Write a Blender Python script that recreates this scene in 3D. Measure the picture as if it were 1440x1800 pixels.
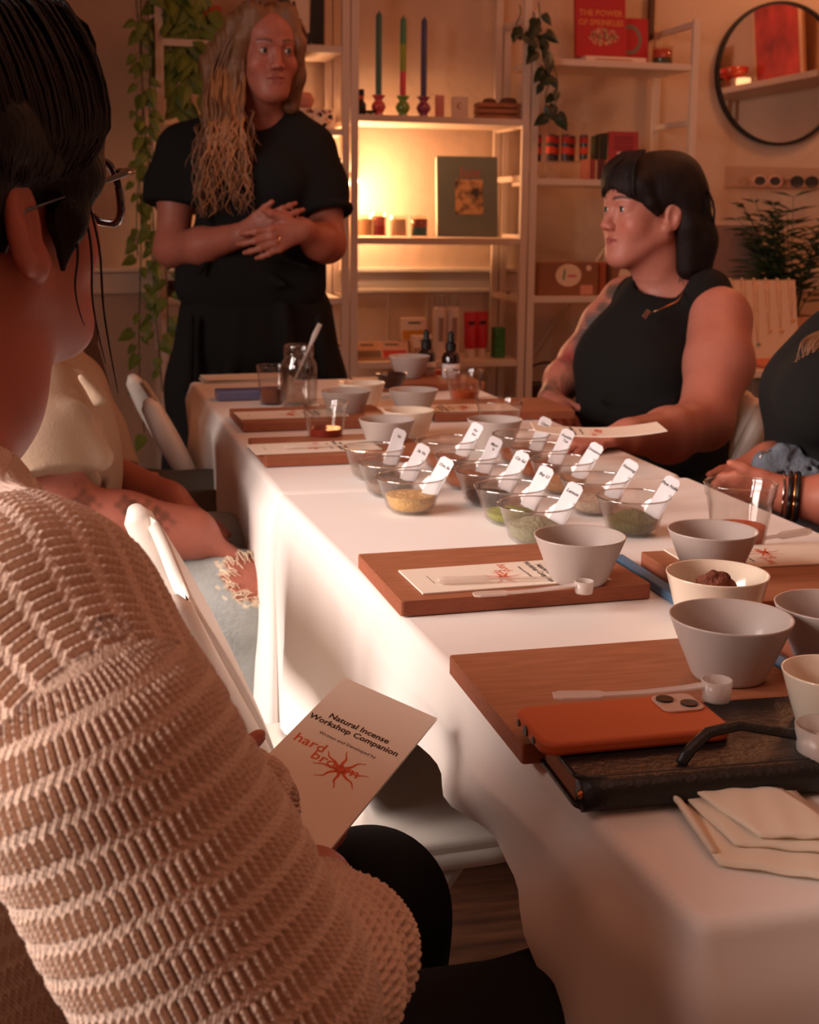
import bpy, bmesh, math, random
import numpy as np
from mathutils import Vector, Matrix, Euler
for o in list(bpy.data.objects): bpy.data.objects.remove(o, do_unlink=True)
scene = bpy.context.scene
COL = scene.collection
R = math.radians

# ------------------------------------------------------------------ camera
CAM_H = 1.15
FPX, PX0, PY0 = 2270.0, 720.0, 720.0
yaw, pitch, roll = R(14.6), math.atan((720-383)/2270), R(0.6)
fw = Vector((math.sin(yaw)*math.cos(pitch), math.cos(yaw)*math.cos(pitch), -math.sin(pitch)))
r0 = Vector((math.cos(yaw), -math.sin(yaw), 0)); u0 = r0.cross(fw)
rt = r0*math.cos(roll)+u0*math.sin(roll); up = -r0*math.sin(roll)+u0*math.cos(roll)
cd = bpy.data.cameras.new('camera'); cam = bpy.data.objects.new('camera', cd); COL.objects.link(cam)
M = Matrix((rt, up, -fw)).transposed().to_4x4(); M.translation = Vector((0, 0, CAM_H)); cam.matrix_world = M
cd.sensor_fit = 'VERTICAL'; cd.sensor_height = 36; cd.lens = FPX/1800*36
cd.shift_x = 0; cd.shift_y = -(900-PY0)/1800
cd.clip_start = .02; cd.clip_end = 50
cd.dof.use_dof = True; cd.dof.focus_distance = 1.15; cd.dof.aperture_fstop = 13.0
scene.camera = cam
CO = Vector((0, 0, CAM_H))
def ray(px, py): return fw + rt*((px-PX0)/FPX) - up*((py-PY0)/FPX)
def oz(px, py, z):
    v = ray(px, py); return CO + v*((z-CAM_H)/v.z)
def oy(px, py, y):
    v = ray(px, py); return CO + v*(y/v.y)
def od(px, py, d): return CO + ray(px, py)*d

# ------------------------------------------------------------------ world, lights, exposure
w = bpy.data.worlds.new('world'); scene.world = w; w.use_nodes = True
w.node_tree.nodes['Background'].inputs[0].default_value = (1.0, .34, .20, 1)
w.node_tree.nodes['Background'].inputs[1].default_value = .05
vs = scene.view_settings
scene.display_settings.display_device = 'sRGB'
vs.view_transform = 'Standard'; vs.look = 'None'; vs.gamma = 1; vs.use_curve_mapping = False
vs.exposure = 0.0
def area(name, loc, target, sx, sy, e, col, spread=180):
    l = bpy.data.lights.new(name, 'AREA'); l.shape = 'RECTANGLE'; l.size = sx; l.size_y = sy; l.energy = e; l.color = col
    l.spread = R(spread)
    o = bpy.data.objects.new(name, l); COL.objects.link(o); o.location = loc
    o.rotation_euler = (Vector(target)-Vector(loc)).to_track_quat('-Z', 'Y').to_euler(); return o
def point(name, loc, e, col, r=.05):
    l = bpy.data.lights.new(name, 'POINT'); l.energy = e; l.color = col; l.shadow_soft_size = r
    o = bpy.data.objects.new(name, l); COL.objects.link(o); o.location = loc; return o
# daylight through the window of the left wall
area('window_daylight', (-1.93, 1.38, 1.62), (.6, 1.25, .60), 1.15, 1.35, 38, (1.0, .83, .76), 112)
area('window_daylight_rear', (-1.93, .26, 1.60), (.5, 1.0, .60), .60, 1.2, 22, (1.0, .86, .80), 120)
# warm overhead light: lamps of the shop and an added fill
area('ceiling_lamp_light', (1.8, 2.9, 2.74), (1.7, 2.9, 0), 1.2, 1.2, 12.5, (1.0, .31, .135))
area('near_table_fill', (.5, .2, 2.74), (.5, .5, 0), 1.6, 1.6, 8.0, (1.0, .44, .31))  # fill light added to brighten the near table, no shop fitting
point('pendant_glow', (3.05, 4.3, 2.45), 12, (1.0, .45, .20), .12)

# ------------------------------------------------------------------ materials
def lin(c):
    return tuple(((x/255)/12.92 if x/255 <= .04045 else ((x/255+.055)/1.055)**2.4) for x in c)
def mat(name, rgb, rough=.6, metal=0, spec=.5, noise=0, nscale=20, bump=0, bscale=80, sss=0, sub=(1,.3,.2), coat=0, attr=None, stretch=None, alpha=1, trans=0, sheen=0, ior=1.45):
    m = bpy.data.materials.new(name); m.use_nodes = True
    nt = m.node_tree; b = nt.nodes['Principled BSDF']
    c = lin(rgb)+(1,)
    b.inputs['Base Color'].default_value = c
    b.inputs['Roughness'].default_value = rough; b.inputs['Metallic'].default_value = metal
    b.inputs['Specular IOR Level'].default_value = spec
    b.inputs['Coat Weight'].default_value = coat; b.inputs['IOR'].default_value = ior
    b.inputs['Transmission Weight'].default_value = trans; b.inputs['Alpha'].default_value = alpha
    b.inputs['Sheen Weight'].default_value = sheen
    if sss:
        b.inputs['Subsurface Weight'].default_value = sss; b.inputs['Subsurface Radius'].default_value = sub
        b.inputs['Subsurface Scale'].default_value = .01
    tc = nt.nodes.new('ShaderNodeTexCoord'); mp = nt.nodes.new('ShaderNodeMapping')
    nt.links.new(tc.outputs['Object'], mp.inputs[0])
    if stretch: mp.inputs['Scale'].default_value = stretch
    src = None
    if attr:
        a = nt.nodes.new('ShaderNodeAttribute'); a.attribute_name = attr; src = a.outputs['Color']
        nt.links.new(src, b.inputs['Base Color'])
    if noise:
        n = nt.nodes.new('ShaderNodeTexNoise'); n.inputs['Scale'].default_value = nscale; n.inputs['Detail'].default_value = 5
        nt.links.new(mp.outputs[0], n.inputs['Vector'])
        hs = nt.nodes.new('ShaderNodeMapRange'); hs.inputs[1].default_value = .25; hs.inputs[2].default_value = .75
        hs.inputs[3].default_value = 1-noise; hs.inputs[4].default_value = 1+noise
        nt.links.new(n.outputs[0], hs.inputs[0])
        mx = nt.nodes.new('ShaderNodeVectorMath'); mx.operation = 'SCALE'
        if src: nt.links.new(src, mx.inputs[0])
        else: mx.inputs[0].default_value = c[:3]
        nt.links.new(hs.outputs[0], mx.inputs['Scale']); nt.links.new(mx.outputs[0], b.inputs['Base Color'])
    if bump:
        n = nt.nodes.new('ShaderNodeTexNoise'); n.inputs['Scale'].default_value = bscale; n.inputs['Detail'].default_value = 4
        nt.links.new(mp.outputs[0], n.inputs['Vector'])
        bp = nt.nodes.new('ShaderNodeBump'); bp.inputs['Strength'].default_value = bump; bp.inputs['Distance'].default_value = .01
        nt.links.new(n.outputs[0], bp.inputs['Height']); nt.links.new(bp.outputs[0], b.inputs['Normal'])
    return m
def glass_mat(name, tint=(1, 1, 1), rough=.02, fac=1.0, base=.04):
    m = bpy.data.materials.new(name); m.use_nodes = True; nt = m.node_tree; nt.nodes.clear()
    o = nt.nodes.new('ShaderNodeOutputMaterial'); t = nt.nodes.new('ShaderNodeBsdfTransparent'); g = nt.nodes.new('ShaderNodeBsdfGlossy')
    t.inputs[0].default_value = tint+(1,); g.inputs['Roughness'].default_value = rough
    f = nt.nodes.new('ShaderNodeLayerWeight'); f.inputs[0].default_value = .5
    pw_ = nt.nodes.new('ShaderNodeMath'); pw_.operation = 'POWER'; pw_.inputs[1].default_value = 3.6
    nt.links.new(f.outputs['Facing'], pw_.inputs[0])
    mr = nt.nodes.new('ShaderNodeMath'); mr.operation = 'MULTIPLY_ADD'; mr.inputs[1].default_value = .75*fac; mr.inputs[2].default_value = base
    mr.use_clamp = True
    x = nt.nodes.new('ShaderNodeMixShader')
    nt.links.new(pw_.outputs[0], mr.inputs[0]); nt.links.new(mr.outputs[0], x.inputs[0])
    nt.links.new(t.outputs[0], x.inputs[1]); nt.links.new(g.outputs[0], x.inputs[2]); nt.links.new(x.outputs[0], o.inputs[0])
    return m
def plastic_mat(name, rgb, a=.45):
    m = bpy.data.materials.new(name); m.use_nodes = True; nt = m.node_tree
    b = nt.nodes['Principled BSDF']; b.inputs['Base Color'].default_value = lin(rgb)+(1,); b.inputs['Roughness'].default_value = .25
    t = nt.nodes.new('ShaderNodeBsdfTransparent'); x = nt.nodes.new('ShaderNodeMixShader'); x.inputs[0].default_value = a
    nt.links.new(t.outputs[0], x.inputs[1]); nt.links.new(b.outputs[0], x.inputs[2])
    nt.links.new(x.outputs[0], nt.nodes['Material Output'].inputs[0]); return m
def emit_mat(name, col, s):
    m = bpy.data.materials.new(name); m.use_nodes = True; b = m.node_tree.nodes['Principled BSDF']
    b.inputs['Base Color'].default_value = col+(1,); b.inputs['Emission Color'].default_value = col+(1,); b.inputs['Emission Strength'].default_value = s
    return m
def wood_mat(name, c1, c2, scale=(2, 30, 30), rough=.5):
    m = bpy.data.materials.new(name); m.use_nodes = True; nt = m.node_tree; b = nt.nodes['Principled BSDF']; b.inputs['Roughness'].default_value = rough
    tc = nt.nodes.new('ShaderNodeTexCoord'); mp = nt.nodes.new('ShaderNodeMapping'); mp.inputs['Scale'].default_value = scale
    n = nt.nodes.new('ShaderNodeTexNoise'); n.inputs['Scale'].default_value = 3; n.inputs['Detail'].default_value = 8
    cr = nt.nodes.new('ShaderNodeValToRGB'); cr.color_ramp.elements[0].color = lin(c1)+(1,); cr.color_ramp.elements[1].color = lin(c2)+(1,)
    cr.color_ramp.elements[0].position = .35; cr.color_ramp.elements[1].position = .65
    nt.links.new(tc.outputs['Object'], mp.inputs[0]); nt.links.new(mp.outputs[0], n.inputs['Vector']); nt.links.new(n.outputs[0], cr.inputs[0])
    nt.links.new(cr.outputs[0], b.inputs['Base Color']); return m
MT = {}
def simple(name, rgb, **k):
    if name not in MT: MT[name] = mat(name, rgb, **k)
    return MT[name]
m_wall = mat('plaster', (206, 176, 152), .8, noise=.05, nscale=3, bump=.35, bscale=22)
m_trim = mat('painted_trim', (218, 202, 186), .5)
m_white = mat('white_powder_metal', (214, 190, 172), .45, noise=.03, nscale=8)
m_floor = wood_mat('dark_floor_boards', (60, 36, 24), (96, 58, 38), (1.5, 14, 14))
m_cloth = mat('white_cotton', (240, 232, 224), .85, bump=.04, bscale=500, noise=.02, nscale=6, sheen=.2)
m_ply = wood_mat('plywood_face', (152, 90, 58), (170, 106, 72), (6, 40, 40), .6)
m_black = mat('black_metal', (22, 22, 22), .45)
m_glass = glass_mat('clear_glass')
m_paper = mat('paper', (240, 226, 208), .8, noise=.02, nscale=5)
m_ink = mat('black_ink', (34, 30, 30), .7)
m_orange = mat('orange_ink', (214, 92, 50), .7)

# ------------------------------------------------------------------ mesh helpers
class MB:
    def __init__(s): s.v = []; s.f = []; s.m = []
    def add(s, vs, fs, mi=0):
        n = len(s.v); s.v += [tuple(v) for v in vs]; s.f += [tuple(n+i for i in f) for f in fs]; s.m += [mi]*len(fs); return s
    def box(s, c, d, rot=None, mi=0):
        c = Vector(c); q = Euler(rot).to_matrix() if rot is not None else Matrix.Identity(3)
        vs = [c+q@Vector((x*d[0]/2, y*d[1]/2, z*d[2]/2)) for x in (-1, 1) for y in (-1, 1) for z in (-1, 1)]
        return s.add(vs, [(0,1,3,2),(4,6,7,5),(0,4,5,1),(2,3,7,6),(0,2,6,4),(1,5,7,3)], mi)
    def lathe(s, prof, c=(0, 0, 0), seg=32, mi=0, M=None, wob=None):
        vs = []; c = Vector(c)
        for k, (r, z) in enumerate(prof):
            for i in range(seg):
                a = 2*math.pi*i/seg; rr = r*(wob(a, k) if wob else 1)
                v = Vector((rr*math.cos(a), rr*math.sin(a), z)); vs.append((M@v if M else v)+c)
        fs = [(k*seg+i, k*seg+(i+1) % seg, (k+1)*seg+(i+1) % seg, (k+1)*seg+i) for k in range(len(prof)-1) for i in range(seg)]
        return s.add(vs, fs, mi)
    def cyl(s, c, r, h, seg=20, mi=0, r2=None, M=None):
        r2 = r if r2 is None else r2
        return s.lathe([(0.0001, 0), (r, 0), (r2, h), (.0001, h)], c, seg, mi, M)
    def tube(s, pts, r, seg=8, mi=0, flat=None):
        pts = [Vector(p) for p in pts]; n = len(pts); rs = r if isinstance(r, (list, tuple)) else [r]*n
        vs = []; pn = None
        for i, p in enumerate(pts):
            t = (pts[min(i+1, n-1)]-pts[max(i-1, 0)]).normalized()
            if pn is None:
                pn = t.orthogonal().normalized() if flat is None else Vector(flat)
            pn = (pn-t*pn.dot(t)).normalized(); b = t.cross(pn)
            for k in range(seg):
                a = 2*math.pi*k/seg
                rr = rs[i]
                if isinstance(rr, tuple): vs.append(p+pn*math.cos(a)*rr[0]+b*math.sin(a)*rr[1])
                else: vs.append(p+(pn*math.cos(a)+b*math.sin(a))*rr)
        fs = [(i*seg+k, i*seg+(k+1) % seg, (i+1)*seg+(k+1) % seg, (i+1)*seg+k) for i in range(n-1) for k in range(seg)]
        fs += [tuple(range(seg))[::-1], tuple((n-1)*seg+k for k in range(seg))]
        return s.add(vs, fs, mi)
    def prism(s, poly, z0, z1, M=None, mi=0):
        n = len(poly); vs = [Vector((p[0], p[1], z0)) for p in poly]+[Vector((p[0], p[1], z1)) for p in poly]
        if M: vs = [M@v for v in vs]
        return s.add(vs, [tuple(range(n))[::-1], tuple(range(n, 2*n))]+[(i, (i+1) % n, n+(i+1) % n, n+i) for i in range(n)], mi)
    def grid(s, P, mi=0, wrapu=False):
        a = len(P); b = len(P[0]); n = 0
        fs = [(i*b+j, ((i+1) % a)*b+j, ((i+1) % a)*b+j+1, i*b+j+1) for i in range(a if wrapu else a-1) for j in range(b-1)]
        return s.add([q for row in P for q in row], fs, mi)
    def build(s, name, mats, parent=None, smooth=False, bevel=0, seg=2, solid=0, sub=0, world=False):
        me = bpy.data.meshes.new(name)
        vs = s.v
        if world and parent is not None:
            iv = parent.matrix_basis.inverted(); vs = [tuple(iv@Vector(v)) for v in vs]
        me.from_pydata(vs, [], s.f)
        for m in (mats if isinstance(mats, (list, tuple)) else [mats]): me.materials.append(m)
        me.polygons.foreach_set('material_index', s.m)
        bm = bmesh.new(); bm.from_mesh(me); bmesh.ops.remove_doubles(bm, verts=bm.verts, dist=1e-6)
        bmesh.ops.recalc_face_normals(bm, faces=bm.faces); bm.to_mesh(me); bm.free()
        if smooth: me.shade_smooth()
        o = bpy.data.objects.new(name, me); COL.objects.link(o)
        if parent is not None: o.parent = parent
        if bevel:
            q = o.modifiers.new('bevel', 'BEVEL'); q.width = bevel; q.segments = seg; q.limit_method = 'ANGLE'; q.angle_limit = R(40)
        if solid:
            q = o.modifiers.new('solid', 'SOLIDIFY'); q.thickness = solid; q.offset = 0
        if sub:
            q = o.modifiers.new('sub', 'SUBSURF'); q.levels = sub; q.render_levels = sub
        if smooth and (bevel or smooth == 2):
            try: me.set_sharp_from_angle(angle=R(50))
            except Exception: pass
        return o
def thing(name, label, cat, loc=(0, 0, 0), rz=0, group=None, rot=None):
    o = bpy.data.objects.new(name, None); COL.objects.link(o); o.empty_display_size = .05
    o.location = loc; o.rotation_euler = rot if rot else (0, 0, rz); return tag(o, label, cat, group)
def tag(o, label, cat, group=None, kind=None):
    if label: o['label'] = label
    if cat: o['category'] = cat
    if group: o['group'] = group
    if kind: o['kind'] = kind
    bpy.context.view_layer.update() if False else None
    return o
def struct(o): o['kind'] = 'structure'; return o
def lab(o, s): o['label'] = s; return o
def dup(root, loc, rz, label, group=None):
    r = root.copy(); COL.objects.link(r); r.location = loc; r.rotation_euler = (0, 0, rz); r['label'] = label
    if group: r['group'] = group
    for ch in [c for c in ALLCH(root)]:
        c = ch.copy(); COL.objects.link(c); c.parent = r
        for g in ALLCH(ch):
            d = g.copy(); COL.objects.link(d); d.parent = c
    return r
def ALLCH(o): return [x for x in bpy.data.objects if x.parent == o]
def rrect(w, h, r, n=5, cx=0, cy=0):
    p = []
    for (x, y, a) in ((w/2-r, h/2-r, 0), (-w/2+r, h/2-r, 90), (-w/2+r, -h/2+r, 180), (w/2-r, -h/2+r, 270)):
        for i in range(n+1):
            t = R(a+90*i/n); p.append((cx+x+r*math.cos(t), cy+y+r*math.sin(t)))
    return p
def text_verts(s, size, ext=.0002, align='CENTER', shear=0, bold=0, res=2):
    c = bpy.data.curves.new('t', 'FONT'); c.body = s; c.size = size; c.extrude = ext; c.align_x = align; c.align_y = 'CENTER'; c.shear = shear
    c.resolution_u = res; c.offset = bold
    o = bpy.data.objects.new('t', c); COL.objects.link(o)
    dg = bpy.context.evaluated_depsgraph_get(); me = bpy.data.meshes.new_from_object(o.evaluated_get(dg))
    vs = [v.co.copy() for v in me.vertices]; fs = [tuple(p.vertices) for p in me.polygons]
    bpy.data.objects.remove(o); bpy.data.curves.remove(c); bpy.data.meshes.remove(me); return vs, fs
def add_text(mb, s, size, M, mi=0, sx=1, **k):
    vs, fs = text_verts(s, size, **k)
    mb.add([M@Vector((v.x*sx, v.y, v.z)) for v in vs], fs, mi)
def frame(o, x, y):
    x = Vector(x).normalized(); z = x.cross(Vector(y)).normalized(); y = z.cross(x)
    m = Matrix((x, y, z)).transposed().to_4x4(); m.translation = Vector(o); return m
# ================================================================== ROOM
YW, XL, XR, YB, ZC = 4.97, -2.0, 3.45, -1.6, 2.8
struct(MB().box(((XL+XR)/2, (YW+YB)/2, -.05), (XR-XL+.4, YW-YB+.4, .1)).build('floor', m_floor))
struct(MB().box(((XL+XR)/2, (YW+YB)/2, ZC+.05), (XR-XL+.4, YW-YB+.4, .1)).build('ceiling', m_wall))
struct(MB().box(((XL+XR)/2, YW+.1, ZC/2), (XR-XL+.4, .2, ZC)).build('wall_back', m_wall))
struct(MB().box(((XL+XR)/2, YB-.1, ZC/2), (XR-XL+.4, .2, ZC)).build('wall_front', m_wall))
struct(MB().box((XR+.1, (YW+YB)/2, ZC/2), (.2, YW-YB, ZC)).build('wall_right', m_wall))
wl = MB()
y0, y1, z0, z1 = 1.12, 2.12, 1.02, 2.2
WIN = ((-.08, .62, .95, 2.35), (.76, 2.02, .9, 2.4))
yy = YB
for (y0, y1, z0, z1) in WIN:
    wl.box((XL-.1, (yy+y0)/2, ZC/2), (.2, y0-yy, ZC)); yy = y1
    wl.box((XL-.1, (y0+y1)/2, z0/2), (.2, y1-y0, z0)).box((XL-.1, (y0+y1)/2, (ZC+z1)/2), (.2, y1-y0, ZC-z1))
wl.box((XL-.1, (YW+yy)/2, ZC/2), (.2, YW-yy, ZC))
struct(wl.build('wall_left', m_wall))
for wi, (y0, y1, z0, z1) in enumerate(WIN):
  wf = MB()
  for (c, d) in (((XL+.01, y0, (z0+z1)/2), (.06, .05, z1-z0+.1)), ((XL+.01, y1, (z0+z1)/2), (.06, .05, z1-z0+.1)), ((XL+.01, (y0+y1)/2, z0), (.1, y1-y0, .05)), ((XL+.01, (y0+y1)/2, z1), (.06, y1-y0, .05))): wf.box(c, d)
  struct(wf.build('window_%d' % (wi+1), m_trim))
bb = MB(); bb.box(((XL+XR)/2, YW-.008, .07), (XR-XL, .016, .14)); struct(bb.build('baseboard_back', m_trim, bevel=.004))
# dado rail on the back wall
rl = MB(); zr = .905
prof = [(0, .05), (.028, .048), (.03, .036), (.016, .028), (.014, -.03), (.02, -.036), (.02, -.046), (0, -.05)]
P = [[(x, YW-d, zr+z) for (d, z) in prof] for x in (XL, XR)]
rl.grid(P); struct(rl.build('trim_1', m_trim, smooth=False))
# wainscot joints below the rail
wj = MB()
for x in (1.2, 1.36, 1.62): wj.box((x, YW-.002, .5), (.006, .008, .72))
struct(wj.build('trim_2', m_trim))

# ------------------------------------------------------------------ shelving units
XS = [.289, .967, 1.645, 2.315]; YF, YK = 4.60, 4.93
def shelf_unit(x0, x1, zs, top, label, post_w=.028, braces=(), side_tops=None, leftp=True):
    t = thing('shelving_unit', label, 'shelving', ((x0+x1)/2, (YF+YK)/2, 0), group=None)
    L = t.location
    for x in (x0+post_w/2+.001, x1-post_w/2-.001):
        for y in (YF, YK):
            p = MB().box((x-L.x, y-L.y, top/2), (post_w, .02, top)); p.build('post', m_white, t, bevel=.002)
    for z in zs:
        MB().box((0, -.030, z-.012), (x1-x0-2*post_w-.002, YK-YF-.045, .024)).build('shelf', m_white, t, bevel=.002)
    for x in (x0+post_w/2+.001, x1-post_w/2-.001):
        for z in sorted(side_tops or []):
            MB().box((x-L.x, 0, z), (post_w*.7, YK-YF-.02, .022)).build('side_rail', m_white, t, bevel=.002)
    for (a, b) in braces:
        MB().tube([Vector(a)-L, Vector(b)-L], .006, 6).build('brace', m_white, t, smooth=True)
    return t
shelf_unit(XS[0], XS[1], (1.745, 1.46, 1.08, .862, .40), 2.28, 'white metal shelving unit behind the standing woman with vines over its side', side_tops=(2.26, 1.30, .64),
           braces=[((.32, 4.945, .45), (.94, 4.945, .85))])
shelf_unit(XS[1]+.002, XS[2]-.002, (1.513, 1.078, .624, .2), 2.28, 'white metal shelving unit with candles on top and a lit middle bay', side_tops=(2.26, 1.30, .85, 1.492),
           braces=[])
shelf_unit(XS[2]+.002, XS[3], (1.735, 1.30, .862, .36), 1.90, 'white metal shelving unit behind the seated dark-haired woman', side_tops=(1.885, 1.52, 1.08, .60),
           braces=[((1.68, 4.945, .42), (2.28, 4.945, 1.28))])
Z1, Z2, Z3, Z4 = 1.513, 1.078, .624, .2
YM = 4.72
# ------------------------------------------------------------------ lamp in the left bay
lp = od(590, 412, 4.9); lx = .885
t = thing('table_lamp', 'glowing white table lamp on the shelf behind the standing woman', 'lamp', (.915, 4.80, 1.08))
MB().lathe([(.001, 0), (.055, 0), (.055, .012), (.012, .02), (.01, .16), (.02, .165), (.02, .19), (.001, .19)], seg=24).build('lamp_base', m_black, t, smooth=True)
m_shade = emit_mat('lit_lamp_shade', (1.0, .66, .34), 9)
MB().lathe([(.050, .19), (.056, .19), (.040, .30), (.034, .30)], seg=28).build('lamp_shade', m_shade, t, smooth=True, solid=.002)
# clamp-on spot lamp on the post of the middle bay: the bright pool on the wall
t = thing('clip_lamp', 'small clip lamp glowing on the post of the lit shelf bay', 'lamp', (1.022, 4.86, 1.33))
MB().lathe([(.012, -.06), (.02, -.055), (.022, -.02), (.04, .05), (.036, .05), (.018, -.02), (.001, -.03)], seg=20, M=Euler((R(0), R(180), 0)).to_matrix()).build('lamp_shade', m_trim, t, smooth=True)
MB().lathe([(.001, -.04), (.018, -.035), (.024, -.015), (.018, .005), (.001, .01)], seg=16, c=(0, 0, -.02)).build('bulb', emit_mat('bulb_glow', (1.0, .62, .28), 60), t, smooth=True)
MB().tube([(-.028, .04, .03), (-.02, .02, .05), (0, 0, .055)], .006).build('clip', m_black, t, smooth=True)
point('clip_lamp_light', (1.045, 4.795, 1.25), 12, (1.0, .58, .30), .035)
point('shelf_lamp_light', (.915, 4.70, 1.30), 2.2, (1.0, .50, .20), .06)
# ================================================================== TABLES AND CLOTHS
ZT = .74
def table_thing(name, label, x0, x1, y0, y1):
    t = thing(name, label, 'table', ((x0+x1)/2, (y0+y1)/2, 0))
    L = t.location
    MB().box((0, 0, ZT-.022), (x1-x0-.03, y1-y0-.03, .03)).build('tabletop', m_trim, t, bevel=.006)
    for sx in (-1, 1):
        for sy in (-1, 1):
            MB().tube([(sx*((x1-x0)/2-.08), sy*((y1-y0)/2-.15), 0), (sx*((x1-x0)/2-.08), sy*((y1-y0)/2-.15), ZT-.037)], .014).build('leg', m_black, t, smooth=True)
    return t
def edge_pts(corners, step=.02, rc=.013):
    """walk the outline with rounded corners; returns list of (pos, outward normal, arclength)"""
    out = []; n = len(corners); s = 0
    for i in range(n):
        p0 = Vector(corners[i-1]); p = Vector(corners[i]); p1 = Vector(corners[(i+1) % n])
        d0 = (p-p0).normalized(); d1 = (p1-p).normalized()
        n0 = Vector((d0.y, -d0.x)); n1 = Vector((d1.y, -d1.x))
        c = p-d0*rc+(-n0)*rc
        for k in range(7):
            a = k/6; nn = (n0*(1-a)+n1*a).normalized()
            cc = p-(n0+n1)*rc
            out.append((cc+nn*rc, nn, True))
        L = (p1-p).length-2*rc; m = max(2, int(L/step))
        for k in range(1, m): out.append((p+d1*(rc+L*k/m), n1, False))
    return out
def cloth(name, label, corners, hem, fold, parts_seed=1, r=.011):
    """corners counter-clockwise; hem(p,n)-> z of hem; fold(p,n,s,v)-> outward offset"""
    rnd = random.Random(parts_seed)
    pts = edge_pts(corners); cx = sum(p[0].x for p in pts)/len(pts); cy = sum(p[0].y for p in pts)/len(pts)
    mb = MB(); rows = []
    nv = 34
    s = 0; prev = None
    for (p, n, cor) in pts:
        if prev is not None: s += (p-prev).length
        prev = p
        zh = hem(p, n); col = []
        ins = p-n*r
        for k in range(5):
            a = R(90*k/4); q = ins+n*r*math.sin(a); col.append((q.x, q.y, ZT-r+r*math.cos(a)+.0015))
        for k in range(1, nv+1):
            v = k/nv; z = (ZT-r)*(1-v)+zh*v; off = fold(p, n, s, v, ZT-r-z)
            q = p+n*off[0]
            tq = Vector((-n.y, n.x))*off[1]
            q += tq
            col.append((q.x, q.y, z))
        rows.append(col)
    rows2 = rows
    mb.grid(rows2, wrapu=True)
    # top: grid between left and right edges
    N = len(rows)
    ring = [rows[i][0] for i in range(N)]
    n0 = len(mb.v)
    mb.add([rows[i][0] for i in range(len(rows))], [tuple(range(len(rows)))])
    o = mb.build(name, m_cloth, None, smooth=True)
    for p_ in o.data.polygons:
        if len(p_.vertices) > 8: p_.use_smooth = False
    return tag(o, label, 'tablecloth')
NL, NR, NFR, NFL = (.343, .637), (.965, .637), (.955, 1.87), (.285, 1.87)
def hem_near(p, n):
    if n.x < -.75:      # left side
        y = p.y
        if y > 1.74: return .37
        if y > 1.70: return .458-(y-1.70)/.04*.088
        if y > 1.38: return .458
        if y > 1.14: return .655-(y-1.14)/.24*.197
        if y > .85: return .655
        t = (.85-y)/.2; return max(.30, .655-t*t*.30)
    if n.y < -.3: return .30
    return .45
def fold_near(p, n, s, v, dz):
    y = p.y
    if n.x < -.3:
        w = min(1, max(0, (y-.95)/.3))
        a = .012+(.018*v*math.sin(y*15+v*2.2)+.008*v*math.sin(y*37+v*3))*w+(1-w)*(.011*v*math.sin(y*30-v*4.0)+.003*v*math.sin(y*63-v*5)+.010*v)
        if y > 1.65: a *= 1-.6*min(1, (y-1.65)/.2)
        if y < .76: a += .022*v*math.sin((.76-y)*45)
        return (a*min(1, dz/.03), -.02*v*w)
    if n.y < -.3:
        return ((.01+.022*v*math.sin(s*24)+.01*v*math.sin(s*50+1))*min(1, dz/.03), 0)
    return (.01*v+.012*v*math.sin(s*26), 0)
table_thing('folding_table', 'folding table under the near white tablecloth', .365, .945, .66, 1.85)
cloth('tablecloth', 'white cotton cloth over the near table, its corner hanging at the lower right', [NL, NR, NFR, NFL], hem_near, fold_near, 1)
table_thing('folding_table', 'folding table under the far white tablecloth, below the jar and bottles', .30, .94, 1.90, 3.20)
def hem_far(p, n): return (.30+.18*min(1, max(0, (p.y-2.45)/.2))) if n.x < -.3 else .4
def fold_far(p, n, s, v, dz):
    if n.x < -.3: return ((.014+.035*v*math.sin(s*13+.6)+.012*v*math.sin(s*33))*min(1, dz/.03), 0)
    return ((.004+.01*v*math.sin(s*22))*min(1, dz/.03), 0)
cloth('tablecloth', 'white cotton cloth over the far table, hanging by the far folding chair', [(.285, 1.879), (.95, 1.879), (.95, 3.22), (.272, 3.22)], hem_far, fold_far, 2)

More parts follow.
